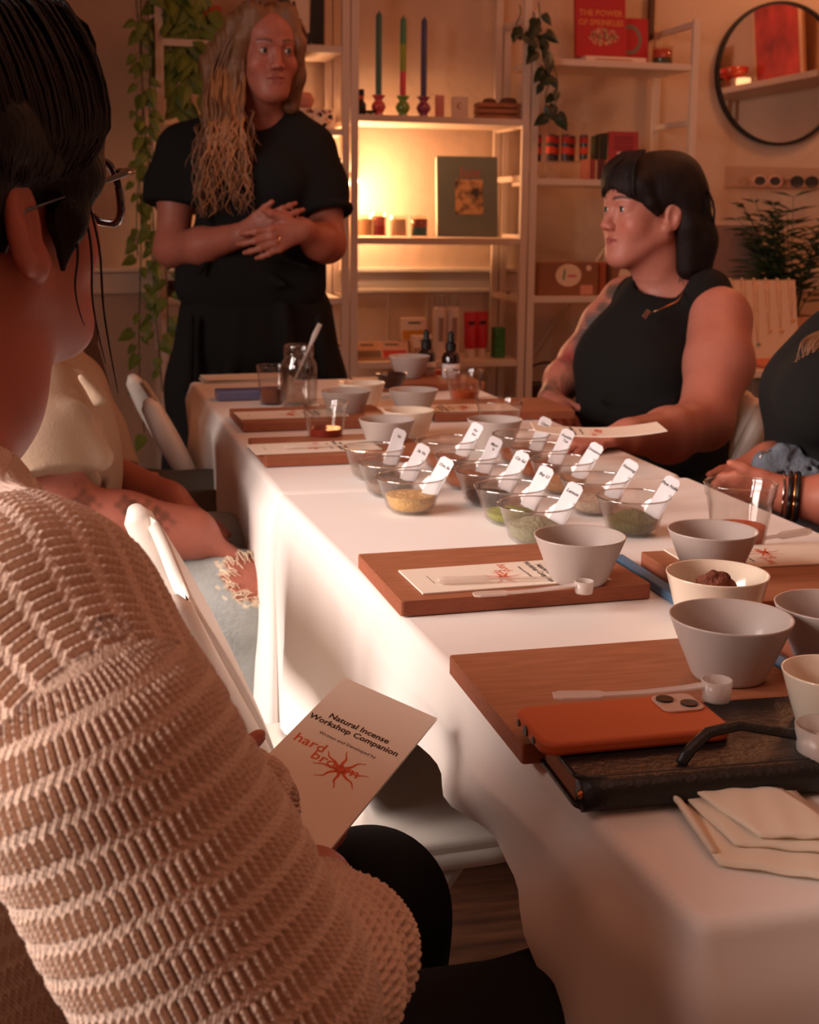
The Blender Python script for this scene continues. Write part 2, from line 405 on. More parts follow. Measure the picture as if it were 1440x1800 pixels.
# ================================================================== FOLDING CHAIRS  (front = +X, base on floor)
m_chair = mat('white_moulded_plastic', (232, 222, 210), .38, noise=.02, nscale=10)
m_tube = mat('painted_steel_tube', (214, 204, 196), .3)
def chair(label, loc, rz, brand=False):
    t = thing('folding_chair', label, 'chair', loc, rz, group='white folding chairs round the tables')
    W = .215
    # uprights: from top of back (x=-.16,z=.83) to front foot (x=.27,z=0)
    def ux(z): return -.035-(z-.555)*.50
    for sy in (-1, 1):
        MB().tube([(ux(z), sy*W, z) for z in (.02, .2, .45, .60)], [(.013, .016)]*4, 12).build('leg', m_tube, t, smooth=True)
        MB().tube([(.19, sy*(W-.03), .425), (.05, sy*(W-.03), .23), (-.115, sy*(W-.03), .01)], .012, 10).build('leg', m_tube, t, smooth=True)
        # moulded arm around the tube
        pts = [(ux(.75)+.0, sy*W, .75), (ux(.69)-.004, sy*W, .69), (ux(.62)-.003, sy*W, .62), (ux(.56), sy*W, .56), (ux(.52)+.003, sy*W, .52)]
        MB().tube([(ux(.765)+.003, sy*(W-.006), .764)]+pts, [(.010, .012), (.020, .02), (.022, .019), (.021, .018), (.018, .016), (.015, .014)], 14, flat=(1, 0, .5)).build('side_frame', m_chair, t, smooth=True)
    # curved back panel
    P = []
    for i in range(15):
        a = i/14; y = (a*2-1)*(W-.012); bow = .004*(1-(2*a-1)**2)
        row = []
        for k in range(13):
            z = .565+.20*k/12
            zz = z-(.03*((2*a-1)**4) if k == 12 else 0)+(.02*((2*a-1)**4) if k == 0 else 0)
            row.append((ux(zz)+bow+.014+.006*math.sin(k/12*math.pi), y, zz))
        P.append(row)
    MB().grid(P).build('backrest', m_chair, t, smooth=True, solid=.014)
    ribs = MB()
    for z in (.62, .70):
        ribs.tube([(ux(z)+.012+.004*(1-(2*a-1)**2)-.004, (a*2-1)*(W-.03), z) for a in [i/10 for i in range(11)]], .006, 6)
    ribs.build('back_rib', m_chair, t, smooth=True)
    seat = MB(); poly = rrect(.40, .40, .055, 6, .085, 0)
    seat.prism(poly, .432, .452); o = seat.build('seat', m_chair, t, bevel=.007, smooth=True, seg=3)
    lip = MB(); lip.tube([(x, y, .428) for (x, y) in rrect(.385, .385, .05, 6, .085, 0)]+[(rrect(.385, .385, .05, 6, .085, 0)[0])+(.428,)], .013, 8)
    lip.build('seat_rim', m_chair, t, smooth=True)
    for sy in (-1, 1): MB().tube([(ux(.56), sy*(W+.02), .56), (ux(.56), sy*(W-.018), .56)], .004, 8).build('rivet', m_tube, t, smooth=True)
    if brand:
        tb = MB(); zc = .52
        M_ = frame((ux(zc)-.0555+.03, .17, zc), (-.5, 0, .866), (0, 1, 0))
        add_text(tb, 'Lifetime', .026, frame((ux(.60)-.026, W-.05, .56), (-.45, 0, .89), (0, -1, 0)), sx=1)
        tb.build('lettering', m_black, t)
    return t
chair('empty white folding chair nearest the camera, beside the woman holding the booklet', (.215, 1.51, 0), R(2))
chair('empty white folding chair at the far left corner of the table', (.275, 2.97, 0), R(2))
# ================================================================== THINGS ON THE TABLES
random.seed(4)
ZC_ = ZT+.0025           # cloth surface
TB = .0155                # board thickness
m_edge = mat('plywood_edge', (150, 84, 56), .7, noise=.25, nscale=60, stretch=(1, 1, 26))
def board(label, p0, rz, w=.282, d=.195, group='plywood boards on the table'):
    """p0 = front-left corner on the cloth"""
    q = Vector((math.cos(rz), math.sin(rz))); n = Vector((-q.y, q.x))
    c = Vector((p0[0], p0[1]))+q*w/2+n*d/2
    t = thing('plywood_board', label, 'board', (c.x, c.y, ZC_), rz, group)
    MB().prism(rrect(w, d, .003, 2), .0006, TB).build('ply_core', m_edge, t)
    MB().prism(rrect(w-.0006, d-.0006, .003, 2), TB, TB+.0012).build('face_veneer', m_ply, t)
    return t
ZB = ZC_+TB+.0012
b1 = board('bare-edged plywood board in front of the labelled glass bowls, under a booklet and a pipette', oz(705, 1085, ZC_), R(1.0))
b2 = board('big dark plywood board under the orange phone and the nearest taupe bowl', (.318, .872), R(-.5), w=.276, d=.205)
b3 = board('plywood board at the right table side under the taupe bowl and plastic cup', (.642, 1.165), R(-1), w=.285, d=.215)
b4 = board('plywood board cut off by the right picture edge, lowest on the right', (.640, .885), R(-1), w=.285, d=.205)
b5 = board('plywood board on the left behind the rows of glass bowls, with a booklet and pipette', oz(467, 822, ZC_), R(1), w=.28, d=.195)
b6 = board('plywood board on the left in front of the glass jar', oz(428, 760, ZC_), R(1), w=.30, d=.20)
b7 = board('plywood board at the far right of the table before the tattooed arm', oz(765, 742, ZC_), R(-1.5), w=.30, d=.20)
b8 = board('plywood board at the far end of the table under the dropper bottles', oz(640, 690, ZC_), R(0), w=.30, d=.16)
# blue tape beside boards 3, 4
m_tape = mat('blue_tape', (84, 124, 160), .6)
for (lb, x, y, l) in (('blue ruler on the cloth left of the right-hand board with the plastic cup', .622, 1.275, .25), ('blue ruler on the cloth left of the lowest right-hand board', .618, .995, .22)):
    t = MB().box((0, 0, .005), (.016, l, .010)).build('blue_ruler', m_tape, None, bevel=.002); t.location = (x, y, ZC_); t.rotation_euler = (0, 0, R(-1))
    tag(t, lb, 'ruler', 'blue rulers along the boards')

# ---- bowls
m_taupe = mat('taupe_glaze', (180, 166, 158), .42, noise=.03, nscale=4, coat=.15)
m_cream = mat('cream_glaze', (232, 214, 192), .18, coat=.6)
m_darkbowl = mat('dark_brown_glaze', (52, 26, 22), .25, coat=.5)
def bowl_shape(mb, R_, h, rb, t=.0028, foot=.003):
    mb.lathe([(.0001, foot*.6), (rb*.8, foot*.6), (rb*.9, 0), (rb, .0008), (rb+(R_-rb)*.10, .004), (rb+(R_-rb)*.52, h*.5), (R_-.001, h-.002), (R_-.0006, h-.0004), (R_-t*.5, h), (R_-t, h-.0008),
              (rb+(R_-rb)*.50-t, h*.5), (rb+(R_-rb)*.08-t, t+.007), (rb*.72, t+.0015), (.0001, t+.001)], seg=56)
def bowl(label, loc, R_=.05, h=.052, rb=.029, m=None, group='taupe bowls on the boards', name='ceramic_bowl'):
    mb = MB(); bowl_shape(mb, R_, h, rb); o = mb.build(name, m or m_taupe, None, smooth=True); o.location = loc
    return tag(o, label, 'bowl', group)
def onp(px, py, z, zz=None):
    v = oz(px, py, z); return (v.x, v.y, zz if zz is not None else z)
HB = .052
def rimloc(px, py, base, h=HB): v = oz(px, py, base+h); return (v.x, v.y, base)
bowl('nearest taupe bowl, on the big board above the orange phone', rimloc(1286, 1082, ZB, .055), .0535, .055, .030)
bowl('taupe bowl on the board in front of the labelled glass bowls', rimloc(1020, 940, ZB), .0505)
bowl('taupe bowl on the right-hand board beside the plastic cup', rimloc(1254, 930, ZB), .0505)
bowl('taupe bowl cut off by the right picture edge', (oz(1462, 1062, ZB+.052).x, oz(1462, 1062, ZB+.052).y, ZB), .0505)
bowl('taupe bowl behind the left end of the labelled glass bowls', rimloc(680, 736, ZC_, .056), .0505, .056)
bowl('taupe bowl behind the middle row of labelled glass bowls', rimloc(870, 736, ZC_, .056), .050, .056)
bowl('taupe bowl right of the dark brown bowl, in front of the dropper bottles', rimloc(727, 684, ZB, .050), .0505, .050)
bowl('taupe bowl between the glass jar and the cream bowls', rimloc(608, 686, ZC_, .060), .052, .060)
bowl('farthest taupe bowl, behind the dark brown bowl', rimloc(720, 625, ZB, .055), .052, .055)
w1 = bowl('cream bowl holding a brown lump, behind the nearest taupe bowl', rimloc(1262, 1006, ZC_+.002, .060), .0515, .060, .034, m_cream, 'cream bowls on the table')
bowl('cream bowl behind the taupe bowl at the left of the glass bowls', rimloc(718, 720, ZC_, .052), .050, .052, .034, m_cream, 'cream bowls on the table')
bowl('cream bowl in the far left group beside the glass jar', rimloc(636, 672, ZC_, .052), .052, .052, .034, m_cream, 'cream bowls on the table')
bowl('cream bowl cut off by the right picture edge, beside the dark notebook', (oz(1462, 1178, ZB+.05).x, oz(1462, 1178, ZB+.05).y, ZB), .038, .05, .022, m_cream, 'cream bowls on the table')
bowl('small dark brown bowl in front of the farthest taupe bowl', rimloc(688, 656, ZC_+.02, .034), .037, .034, .022, m_darkbowl, None)
# brown lump of dough in the cream bowl
lb_ = MB(); rr = random.Random(3)
P = []
for i in range(17):
    th = math.pi*i/16; row = []
    for k in range(25):
        ph = 2*math.pi*k/24; a = 1+.16*math.sin(3*ph+2*th*3)*math.sin(th)+.13*math.sin(7*ph+th*9)*math.sin(th)+.09*math.sin(13*ph-th*17)*math.sin(th)
        row.append((.019*a*math.sin(th)*math.cos(ph), .016*a*math.sin(th)*math.sin(ph), .017*a*math.cos(th)+.014))
    P.append(row)
lb_.grid(P); o = lb_.build('clay_lump', mat('brown_dough', (128, 72, 52), .9, noise=.3, nscale=90, bump=.9, bscale=120), None, smooth=True)
o.location = (w1.location.x-.004, w1.location.y-.002, w1.location.z+.030); tag(o, 'crumbly brown lump of incense dough inside the cream bowl', 'dough')

# ---- glass prep bowls with powders and label cards
m_label = mat('white_plastic_label', (240, 238, 240), .5)
pw = {'ochre': ((222, 178, 110), 0), 'dark': ((58, 34, 30), 0), 'green': ((150, 152, 62), 0), 'sage': ((156, 150, 118), 0), 'olive': ((112, 104, 58), 0), 'terra': ((178, 104, 66), 0),
      'tan': ((200, 150, 104), 0), 'clear': ((206, 182, 160), 0), 'grey': ((150, 128, 112), 0)}
def powder_mat(k):
    return simple('powder_'+k, pw[k][0], rough=.95, noise=.18, nscale=160, bump=.5, bscale=220)
m_gbowl = glass_mat('prep_bowl_glass', (.97, .965, .96), .01, 1.3, .055); m_rim = glass_mat('glass_rim', (.9, .88, .86), .06, 1.0, .45)
def glass_bowl(px, py, powder, text, label, hill=.002, fillh=.0215, Rr=.049, ldir=R(8), lab_dx=.036, lab_h=.071, text2=None, yaw_l=0):
    h = .050; v = oz(px, py, ZC_+h)
    t = thing('glass_bowl', label, 'bowl', (v.x, v.y, ZC_), 0, 'small glass bowls of powders with white labels')
    rb = .026
    g = MB(); g.lathe([(.0001, .0018), (rb*.8, .0018), (rb*.92, .0), (rb+.001, .0012), (rb+.008, .008), (Rr-.008, h*.62), (Rr-.001, h-.001), (Rr+.0004, h), (Rr-.0012, h+.0006), (Rr-.0024, h-.001),
                       (Rr-.0104, h*.62), (rb+.0056, .009), (rb-.001, .0036), (.0001, .0034)], seg=56)
    g.build('bowl_wall', m_gbowl, t, smooth=True)
    rim = MB(); n = 56
    rim.tube([((Rr-.0008)*math.cos(2*math.pi*i/n), (Rr-.0008)*math.sin(2*math.pi*i/n), h) for i in range(n+1)], .0011, 6)
    rim.build('rim', m_rim, t, smooth=True)
    p = MB(); rf = rb+.005+(Rr-.0104-rb-.0056)*((fillh-.009)/(h*.62-.009))-.0008
    f = fillh
    rows = []
    for k in range(13):
        a = k/12; r_ = rf*a; row = []
        for i in range(40):
            th = 2*math.pi*i/40
            z = f+hill*math.cos(a*math.pi/2)**1.5*(1+.35*math.cos(th-1.0)*a)+.0012*math.sin(th*5+a*7)*a*(1-a)*2
            row.append((r_*math.cos(th)+1e-5*math.cos(th), r_*math.sin(th), z))
        rows.append(row)
    side = [[(r_*math.cos(2*math.pi*i/40), r_*math.sin(2*math.pi*i/40), z) for i in range(40)] for (r_, z) in ((rf, f), (rb+.0042, .0095), (rb-.002, .0044), (.0001, .0040))]
    allr = rows+side[1:]
    allr = [row+[row[0]] for row in allr]
    p.grid(allr); p.build('powder', powder_mat(powder), t, smooth=True)
    # label: a white plastic tag leaning on the rim
    # tag lies in a plane leaning to the right (+x), bottom on the bowl's floor
    W_, H_, T_ = .0215, .062, .0013
    base = Vector((lab_dx-.017, -.006, .021)); upv = Vector((.52+.05*math.sin(px), .06, .84)).normalized(); side_ = Vector((.80, -.52, -.31)); side_ = (side_-upv*side_.dot(upv)).normalized()
    q = Matrix.Rotation(yaw_l, 3, 'Z'); side_ = q@side_; upv = q@upv
    nrm = side_.cross(upv)
    M = frame(base, side_, upv)
    lt = MB(); lt.prism([(-W_/2, 0), (W_/2, 0), (W_/2, H_-.004), (W_/2-.004, H_), (-W_/2+.004, H_), (-W_/2, H_-.004)], -T_/2, T_/2, M)
    o = lt.build('label_tag', m_label, t, bevel=.0003)
    tx = MB(); add_text(tx, text, .0062, M@Matrix.Translation((0, H_-.0125, T_/2+.0001)), shear=.25, sx=.95, ext=.00015, bold=.00012)
    if text2: add_text(tx, text2, .0058, M@Matrix.Translation((.001, H_-.0195, T_/2+.0001)), shear=.25, sx=.95, ext=.00015, bold=.00012)
    tx.build('handwriting', m_ink, o)
    return t
GB = [
 (658, 786, 'grey', 'Ve', 'glass bowl farthest left, behind two others in the left row', dict(yaw_l=.55)),
 (686, 812, 'grey', 'Sa Va', 'glass bowl of pale grey powder, middle of the left row', dict(yaw_l=.28)),
 (722, 838, 'ochre', 'Ora Sa', 'glass bowl of golden ochre powder, nearest in the left row', dict(fillh=.025)),
 (785, 772, 'terra', 'Pal', 'glass bowl farthest in the middle row, its label before a taupe bowl', dict(text2='San', hill=.004)),
 (820, 800, 'terra', 'Myrr', 'glass bowl of reddish brown powder, second farthest in the middle row', dict(yaw_l=.35, hill=.004, text2='h')),
 (858, 826, 'dark', 'Cin Sal', 'glass bowl of blackish powder, centre of the middle row', dict(fillh=.016, yaw_l=.05)),
 (897, 855, 'green', 'Bay Lf', 'glass bowl of bright moss green powder, second nearest in the middle row', dict(fillh=.016, hill=.006)),
 (942, 886, 'sage', 'Lemon', 'glass bowl of dry sage-green herb, nearest in the middle row', dict(fillh=.024, hill=.010)),
 (916, 763, 'terra', 'Clove', 'glass bowl farthest in the right row, label before the held booklet', dict(yaw_l=.4)),
 (948, 785, 'terra', 'Frankin', 'glass bowl second farthest in the right row with a two-line label', dict(text2='Tea', yaw_l=.2)),
 (988, 808, 'tan', 'Cinnamon', 'glass bowl of tan powder in the middle of the right row', dict()),
 (1045, 840, 'clear', 'Nutmeg', 'glass bowl of pale powder, second nearest in the right row', dict()),
 (1113, 872, 'olive', 'Pine Ndle', 'glass bowl heaped with olive green pine needle powder, nearest in the right row', dict(fillh=.020, hill=.012)),
]
for (px, py, pk, tx, lb, kw) in GB:
    kw = dict(kw); glass_bowl(px, py, pk, tx, lb, lab_dx=.040, **kw)

# ---- plastic cups with drinks
m_cup = glass_mat('clear_plastic_cup', (.97, .96, .95), .03, 1.0, .05)
def drink_mat(name, rgb):
    m = mat(name, rgb, rough=.05, trans=.25, ior=1.33); return m
m_tea = drink_mat('red_tea', (214, 104, 60)); m_wine = drink_mat('red_juice', (170, 60, 44)); m_amber = drink_mat('amber_tea', (150, 76, 36))
def cup(px, py, label, level=.025, m=None, Rr=.0395, rb=.027, h=.088, z=ZC_, name='plastic_cup'):
    v = oz(px, py, z+h)
    t = thing(name, label, 'cup', (v.x, v.y, z), 0, 'clear plastic cups of drink')
    g = MB(); g.lathe([(.0001, .003), (rb*.8, .003), (rb, .0), (rb+.0008, .002), (rb+(Rr-rb)*.80, h*.80), (Rr-.0012, h*.83), (Rr, h-.004), (Rr+.0012, h-.001), (Rr, h), (Rr-.0014, h-.001),
                       (Rr-.0018, h-.006), (Rr-.003, h*.83), (rb+(Rr-rb)*.80-.0012, h*.80), (rb, .0045), (.0001, .0042)], seg=48)
    g.build('cup_wall', m_cup, t, smooth=True)
    n = 48; rim = MB().tube([((Rr+.0002)*math.cos(2*math.pi*i/n), (Rr+.0002)*math.sin(2*math.pi*i/n), h-.001) for i in range(n+1)], .0013, 6); rim.build('rim', m_cup, t, smooth=True)
    rl_ = rb+(Rr-rb)*level/h
    if m: MB().lathe([(.0001, .0048), (rb-.002, .005), (rl_-.0022, level), (.0001, level)], seg=40).build('drink', m, t, smooth=2)
    return t
cup(1303, 848, 'large clear plastic cup with a little red tea beside the bracelet hand', .036, m_tea, .0440, .029, .090)
cup(572, 706, 'clear plastic cup of red juice on the left before the jar', .030, m_wine, .0420, .0280, .078)
cup(817, 650, 'clear plastic cup of orange-red tea in front of the dropper bottles', .030, m_tea, .0430, .029, .076)
cup(878, 702, 'empty clear plastic cup behind the taupe bowl in the middle', .012, None, .046, .032, .062)
cup(480, 642, 'clear tumbler of amber tea behind the glass jar', .035, m_amber, .036, .028, .085, name='glass_tumbler')

# ---- mason jar with a pipette standing in it
v = oz(525, 606, ZC_+.135)
t = thing('glass_jar', 'threaded glass preserving jar of water with a pipette in it', 'jar', (v.x, v.y, ZC_), R(0))
JL = t.location.copy()
m_jar = glass_mat('jar_glass', (.96, .955, .95), .015, 1.3, .11)
prof = [(.0001, .004), (.030, .004), (.034, 0), (.038, .004), (.040, .015), (.040, .085), (.038, .097), (.032, .106), (.0315, .112), (.034, .114), (.0325, .117), (.0335, .121), (.0325, .124), (.0335, .128), (.0322, .131), (.033, .134), (.031, .1355), (.029, .134),
        (.0290, .108), (.034, .097), (.0365, .085), (.0365, .015), (.032, .009), (.0001, .008)]
MB().lathe(prof, seg=48).build('jar_wall', m_jar, t, smooth=True)
MB().lathe([(.0001, .009), (.031, .0095), (.0358, .016), (.0358, .082), (.0001, .082)], seg=40).build('water', glass_mat('water', (.93, .92, .90), .01, .8), t, smooth=2)
em = MB()
for (a, b) in (((-.010, -.0405, .052), (.008, -.0405, .062)), ((-.004, -.0405, .040), (.020, -.036, .055)), ((-.020, -.0365, .045), (-.012, -.0395, .058))): em.tube([a, b], .0012, 6)
em.build('embossed_mark', m_jar, t, smooth=True)
m_pip = plastic_mat('translucent_plastic', (232, 214, 200), .42)
m_scoop = plastic_mat('frosted_plastic', (232, 216, 206), .50)
o = MB().tube([(JL.x-.022, JL.y+.004, ZC_+.030), (JL.x+.010, JL.y-.0, ZC_+.100), (JL.x+.024, JL.y-.002, ZC_+.131), (JL.x+.034, JL.y-.003, ZC_+.155), (JL.x+.046, JL.y-.005, ZC_+.180)], [.0025, .003, .0035, .0062, .0055], 12).build('pipette', m_pip, None, smooth=True)
tag(o, 'translucent pipette standing in the glass jar', 'pipette')

# ---- pipettes and scoops lying flat
def pipette(label, a, b, z, r=.0042):
    a = Vector((a[0], a[1], z+r)); b = Vector((b[0], b[1], z+r*.5)); d = b-a
    pts = [a+d*k for k in (0, .02, .06, .38, .42, .46, .70, .97, 1)]
    o = MB().tube(pts, [.001, r*.8, r, r, r*.75, r*.5, r*.48, r*.3, r*.22], 12).build('pipette', m_pip, None, smooth=True)
    return tag(o, label, 'pipette', 'plastic pipettes on the boards')
def scoop(label, cupc, hend, z, r=.0105, h=.014):
    c = Vector((cupc[0], cupc[1], z)); e = Vector((hend[0], hend[1], z)); d = e-c; L = d.length; d.normalize()
    t = thing('plastic_scoop', label, 'scoop', (c.x, c.y, z+.0005), math.atan2(d.y, d.x), 'frosted plastic scoops on the boards')
    MB().lathe([(.0001, .001), (r*.86, .0008), (r*.9, .002), (r, h), (r-.0012, h), (r*.9-.0012, .002), (.0001, .0018)], seg=28).build('scoop_cup', m_scoop, t, smooth=True)
    hd = MB(); P = []
    for (x, w_, zz) in ((r*.9, .0052, h*.78), (r+.012, .0046, h*.66), (L*.45, .0040, h*.44), (L*.68, .0040, h*.34), (L*.72, .0076, h*.34), (L*.95, .0084, h*.30), (L, .0055, h*.28)):
        P.append([(x, -w_, zz-.0022), (x, -w_, zz), (x, w_, zz), (x, w_, zz-.0022)])
    P = [row+[row[0]] for row in P]
    hd.grid(P); hd.add([P[0][i] for i in range(4)], [(0, 1, 2, 3)]); hd.add([P[-1][i] for i in range(4)], [(0, 1, 2, 3)])
    hd.build('handle', m_scoop, t, bevel=.0006)
    return t
# ---- booklets
m_book = m_paper
def star(mb, M, r, mi=0, n=8):
    for k in range(n):
        a = 2*math.pi*k/n+.2; pts = []
        for j in range(9):
            q = j/8; rr = r*(.12+.88*q); off = .055*r*math.sin(q*9+(k % 2)*2)*(q+.2)
            pts.append((rr*math.cos(a)-off*math.sin(a), rr*math.sin(a)+off*math.cos(a), (1-q)*.055*r+.012*r))
        L_ = [(p[0]-p[2]*math.sin(a), p[1]+p[2]*math.cos(a)) for p in pts]; R2 = [(p[0]+p[2]*math.sin(a), p[1]-p[2]*math.cos(a)) for p in pts]
        vs = [M@Vector((x, y, .0)) for (x, y) in L_+R2]
        mb.add(vs, [(j, j+1, 9+j+1, 9+j) for j in range(8)], mi)
    mb.add([M@Vector((r*.2*math.cos(i*math.pi/6), r*.2*math.sin(i*math.pi/6), 0)) for i in range(12)], [tuple(range(12))], mi)
def booklet(label, o3, xd, yd, full=True, w=.093, h=.216, group='folded workshop booklets', cover=True, th=.0016, curl=0):
    """o3 = centre; xd = reading direction, yd = up the page"""
    M = frame(o3, xd, yd)
    t = thing('paper_booklet', label, 'booklet', M.translation, 0, group); t.rotation_euler = M.to_euler()
    P = []
    for s_ in (0, 1):
        pass
    mb = MB(); nx, ny = 2, 17
    top = [[(-w/2+w*i/nx, -h/2+h*j/(ny-1), th/2+curl*((j/(ny-1)*2-1)**2)) for j in range(ny)] for i in range(nx+1)]
    bot = [[(x, y, z-th) for (x, y, z) in row] for row in top]
    mb.grid(top); mb.grid([r_[::-1] for r_ in bot]);
    for (A, B_) in ((top[0], bot[0]), (top[-1], bot[-1])): mb.grid([A, B_])
    mb.grid([[r_[0] for r_ in top], [r_[0] for r_ in bot]]); mb.grid([[r_[-1] for r_ in top], [r_[-1] for r_ in bot]])
    mb.build('pages', m_book, t)
    if cover:
        z = th/2+.00012
        tx = MB(); T = lambda x, y: Matrix.Translation((x, y, z+curl*((2*y/h)**2)))
        add_text(tx, 'Natural Incense', .0098, T(-.002, .052), ext=.00004, bold=.0002, sx=.92)
        add_text(tx, 'Workshop Companion', .0098, T(-.002, .042), ext=.00004, bold=.0002, sx=.92)
        add_text(tx, 'Written and Developed by', .0052, T(0, .027), ext=.00004, sx=.95)
        if full:
            ft = MB(); ft.box((0, -.085, z), (.030, .0006, .0001)); ft.build('footer_line', m_ink, t)
        tx.build('title_text', m_ink, t)
        st = MB(); star(st, Matrix.Translation((.010, -.004, z)), .024)
        add_text(st, 'hard', .016, T(-.026, .010), ext=.00005, bold=.0001); add_text(st, 'broom', .016, T(.004, -.001), ext=.00006, bold=.0001)
        st.build('logo', m_orange, t)
    return t
# booklet on board 1: reading direction points away from the camera
def lay(px, py, z, ang, label, **k):
    v = oz(px, py, z); return booklet(label, (v.x, v.y, z+.0012), (math.cos(ang), math.sin(ang), 0), (-math.sin(ang), math.cos(ang), 0), **k)
lay(886, 1013, ZB, R(-88), 'white booklet with orange star on the board in front of the labelled glass bowls')
lay(1345, 978, ZB, R(88), 'cream booklet on the right-hand board, in the shadow of the taupe bowl')
lay(552, 787, ZB, R(-88), 'booklet on the second board from the left chair end, under a pipette')
lay(512, 729, ZB, R(-88), 'booklet on the board before the jar')
lay(815, 718, ZB, R(88), 'booklet on the far right board beside the orange-red tea')
pipette('pipette lying along the front of the booklet on the board before the glass bowls', oz(768, 1032, ZB), oz(985, 1023, ZB), ZB+.003)
scoop('scoop leaning across the front of the board before the glass bowls', oz(1027, 1028, ZB+.01), oz(832, 1046, ZB+.003), ZB)
scoop('scoop on the big dark board just above the orange phone', oz(1260, 1212, ZB+.02), oz(972, 1226, ZB+.013), ZB+.010, .0125, .018)
pipette('pipette at the right picture edge on the board with the plastic cup', oz(1426, 944, ZB), oz(1290, 962, ZB), ZB+.003, .005)
pipette('pipette across the booklet on the left board', oz(500, 793, ZB), oz(640, 786, ZB), ZB+.003)
pipette('pipette beside the booklet on the board before the jar', oz(560, 738, ZB), oz(525, 732, ZB), ZB+.003, .003)
# ---- stack of booklets and blue box at the far left
v = oz(430, 668, ZC_)
for i, (dx, dy, a) in enumerate(((0, 0, 92), (.010, .004, 89), (.004, -.004, 95))):
    booklet('cream booklet in the loose pile beside the blue box, '+['bottom one', 'middle one', 'top one'][i], (v.x+dx, v.y+dy, ZC_+.0015+.004*i), (math.cos(R(a)), math.sin(R(a)), 0), (-math.sin(R(a)), math.cos(R(a)), 0), full=False, th=.0028, cover=False, group='booklets piled at the far left corner')
v = oz(438, 704, ZC_)
t = thing('blue_packet', 'flat periwinkle blue packet in front of the booklet pile', 'packet', (v.x+.005, v.y+.03, ZC_), R(2))
MB().box((0, 0, .011), (.150, .06, .022)).build('packet_body', mat('periwinkle', (112, 118, 160), .35, coat=.3), t, bevel=.003)
MB().box((.062, 0, .011), (.028, .0604, .0224)).build('dark_band', mat('navy', (40, 44, 62), .4), t, bevel=.003)
# ---- dropper bottles
m_brown = mat('amber_glass', (36, 18, 14), .08, coat=1)
def dropper(px, py, label, text, z=ZC_+.004):
    v = oz(px, py, z)
    t = thing('dropper_bottle', label, 'bottle', (v.x, v.y, z), R(15), 'dropper bottles')
    MB().lathe([(.0001, 0), (.021, 0), (.023, .003), (.023, .062), (.019, .073), (.011, .079), (.010, .086), (.0001, .086)], seg=32).build('bottle_body', m_brown, t, smooth=True)
    MB().lathe([(.0001, .080), (.0135, .080), (.0135, .098), (.0001, .098)], seg=28, wob=lambda a, k: 1+.02*math.sin(a*28)).build('collar', m_black, t, smooth=2)
    MB().lathe([(.0001, .098), (.0095, .098), (.0085, .104), (.0065, .110), (.0075, .118), (.0055, .126), (.0001, .129)], seg=20).build('dropper_bulb', m_black, t, smooth=True)
    lm = MB(); P = [[(.0233*math.cos(a), .0233*math.sin(a), z_) for z_ in (.010, .048)] for a in [R(-90+x*8) for x in range(-12, 13)]]
    lm.grid(P); lo = lm.build('paper_label', simple('bottle_label', (214, 200, 196), rough=.7), t, smooth=True, solid=.0006)
    tx = MB(); add_text(tx, text, .010, frame((0, -.0240, .033), (1, 0, 0), (0, 0, 1)), ext=.0003); tx.build('lettering', m_ink, lo)
dropper(749, 668, 'dark dropper bottle with a white label, left one of the pair', 'Litsea')
dropper(792, 672, 'dark dropper bottle behind the cup of orange-red tea, right one of the pair', 'Pine')
v = oz(777, 668, ZC_); t = MB().box((0, 0, .012), (.030, .02, .024)).build('small_red_box', mat('coral_card', (196, 84, 64), .6), None, bevel=.001); t.location = (v.x, v.y+.02, ZC_); tag(t, 'small coral box between the two dropper bottles', 'box')

# ---- notebook, phone, napkin in the near corner
nb0 = Vector(onp(1000, 1400, ZC_)); 
m_leather = mat('black_leather', (30, 29, 28), .38, bump=.15, bscale=180)
t = thing('notebook', 'thick black leather notebook with an elastic loop, under the orange phone', 'notebook', (.462, .842, ZC_), R(-2.5))
MB().prism(rrect(.262, .118, .012, 5), .0, .004).build('cover', m_leather, t, bevel=.0012)
MB().prism(rrect(.256, .110, .008, 4), .004, .021).build('page_block', mat('page_edges', (150, 96, 70), .8), t)
MB().prism(rrect(.262, .118, .012, 5), .021, .0255).build('cover', m_leather, t, bevel=.0015, smooth=True)
MB().tube([(-.128+.256*i/12, -.0575, .0128) for i in range(13)], .0125, 12).build('spine', m_leather, t, smooth=True)
MB().tube([(-.052, -.052, .0262), (-.042, -.046, .034), (-.026, -.040, .043), (.0, -.036, .045), (.035, -.040, .038), (.075, -.047, .030), (.105, -.052, .0265)], [(.0042, .0018)]*7, 8).build('strap_loop', m_leather, t, smooth=True)
MB().lathe([(.0001, -.003), (.003, -.002), (.003, .002), (.0001, .003)], c=(-.1285, -.060, .014), seg=12, M=Euler((0, R(90), 0)).to_matrix()).build('brass_stud', mat('brass', (214, 140, 80), .25, metal=1), t, smooth=True)
m_case = mat('orange_silicone', (190, 86, 42), .55)
pc = Vector(onp(1093, 1262, ZC_+.036)); 
t = thing('smartphone', 'phone in an orange case lying face down on the black notebook', 'phone', (pc.x, pc.y, ZC_+.0262), R(-1))
MB().prism(rrect(.150, .074, .013, 7), .0, .0105).build('phone_case', m_case, t, bevel=.0032, seg=4, smooth=True)
cm = MB(); cm.prism(rrect(.034, .034, .008, 5, .053, .016), .0105, .0122); co = cm.build('camera_island', mat('silver_glass', (196, 160, 140), .3), t, bevel=.0006)
for (x, y) in ((.045, .022), (.060, .010)): MB().cyl((x, y, .0122), .0068, .0014, 24).build('lens', mat('lens_black', (20, 20, 24), .1) if x == .045 else bpy.data.materials['lens_black'], co, smooth=2)
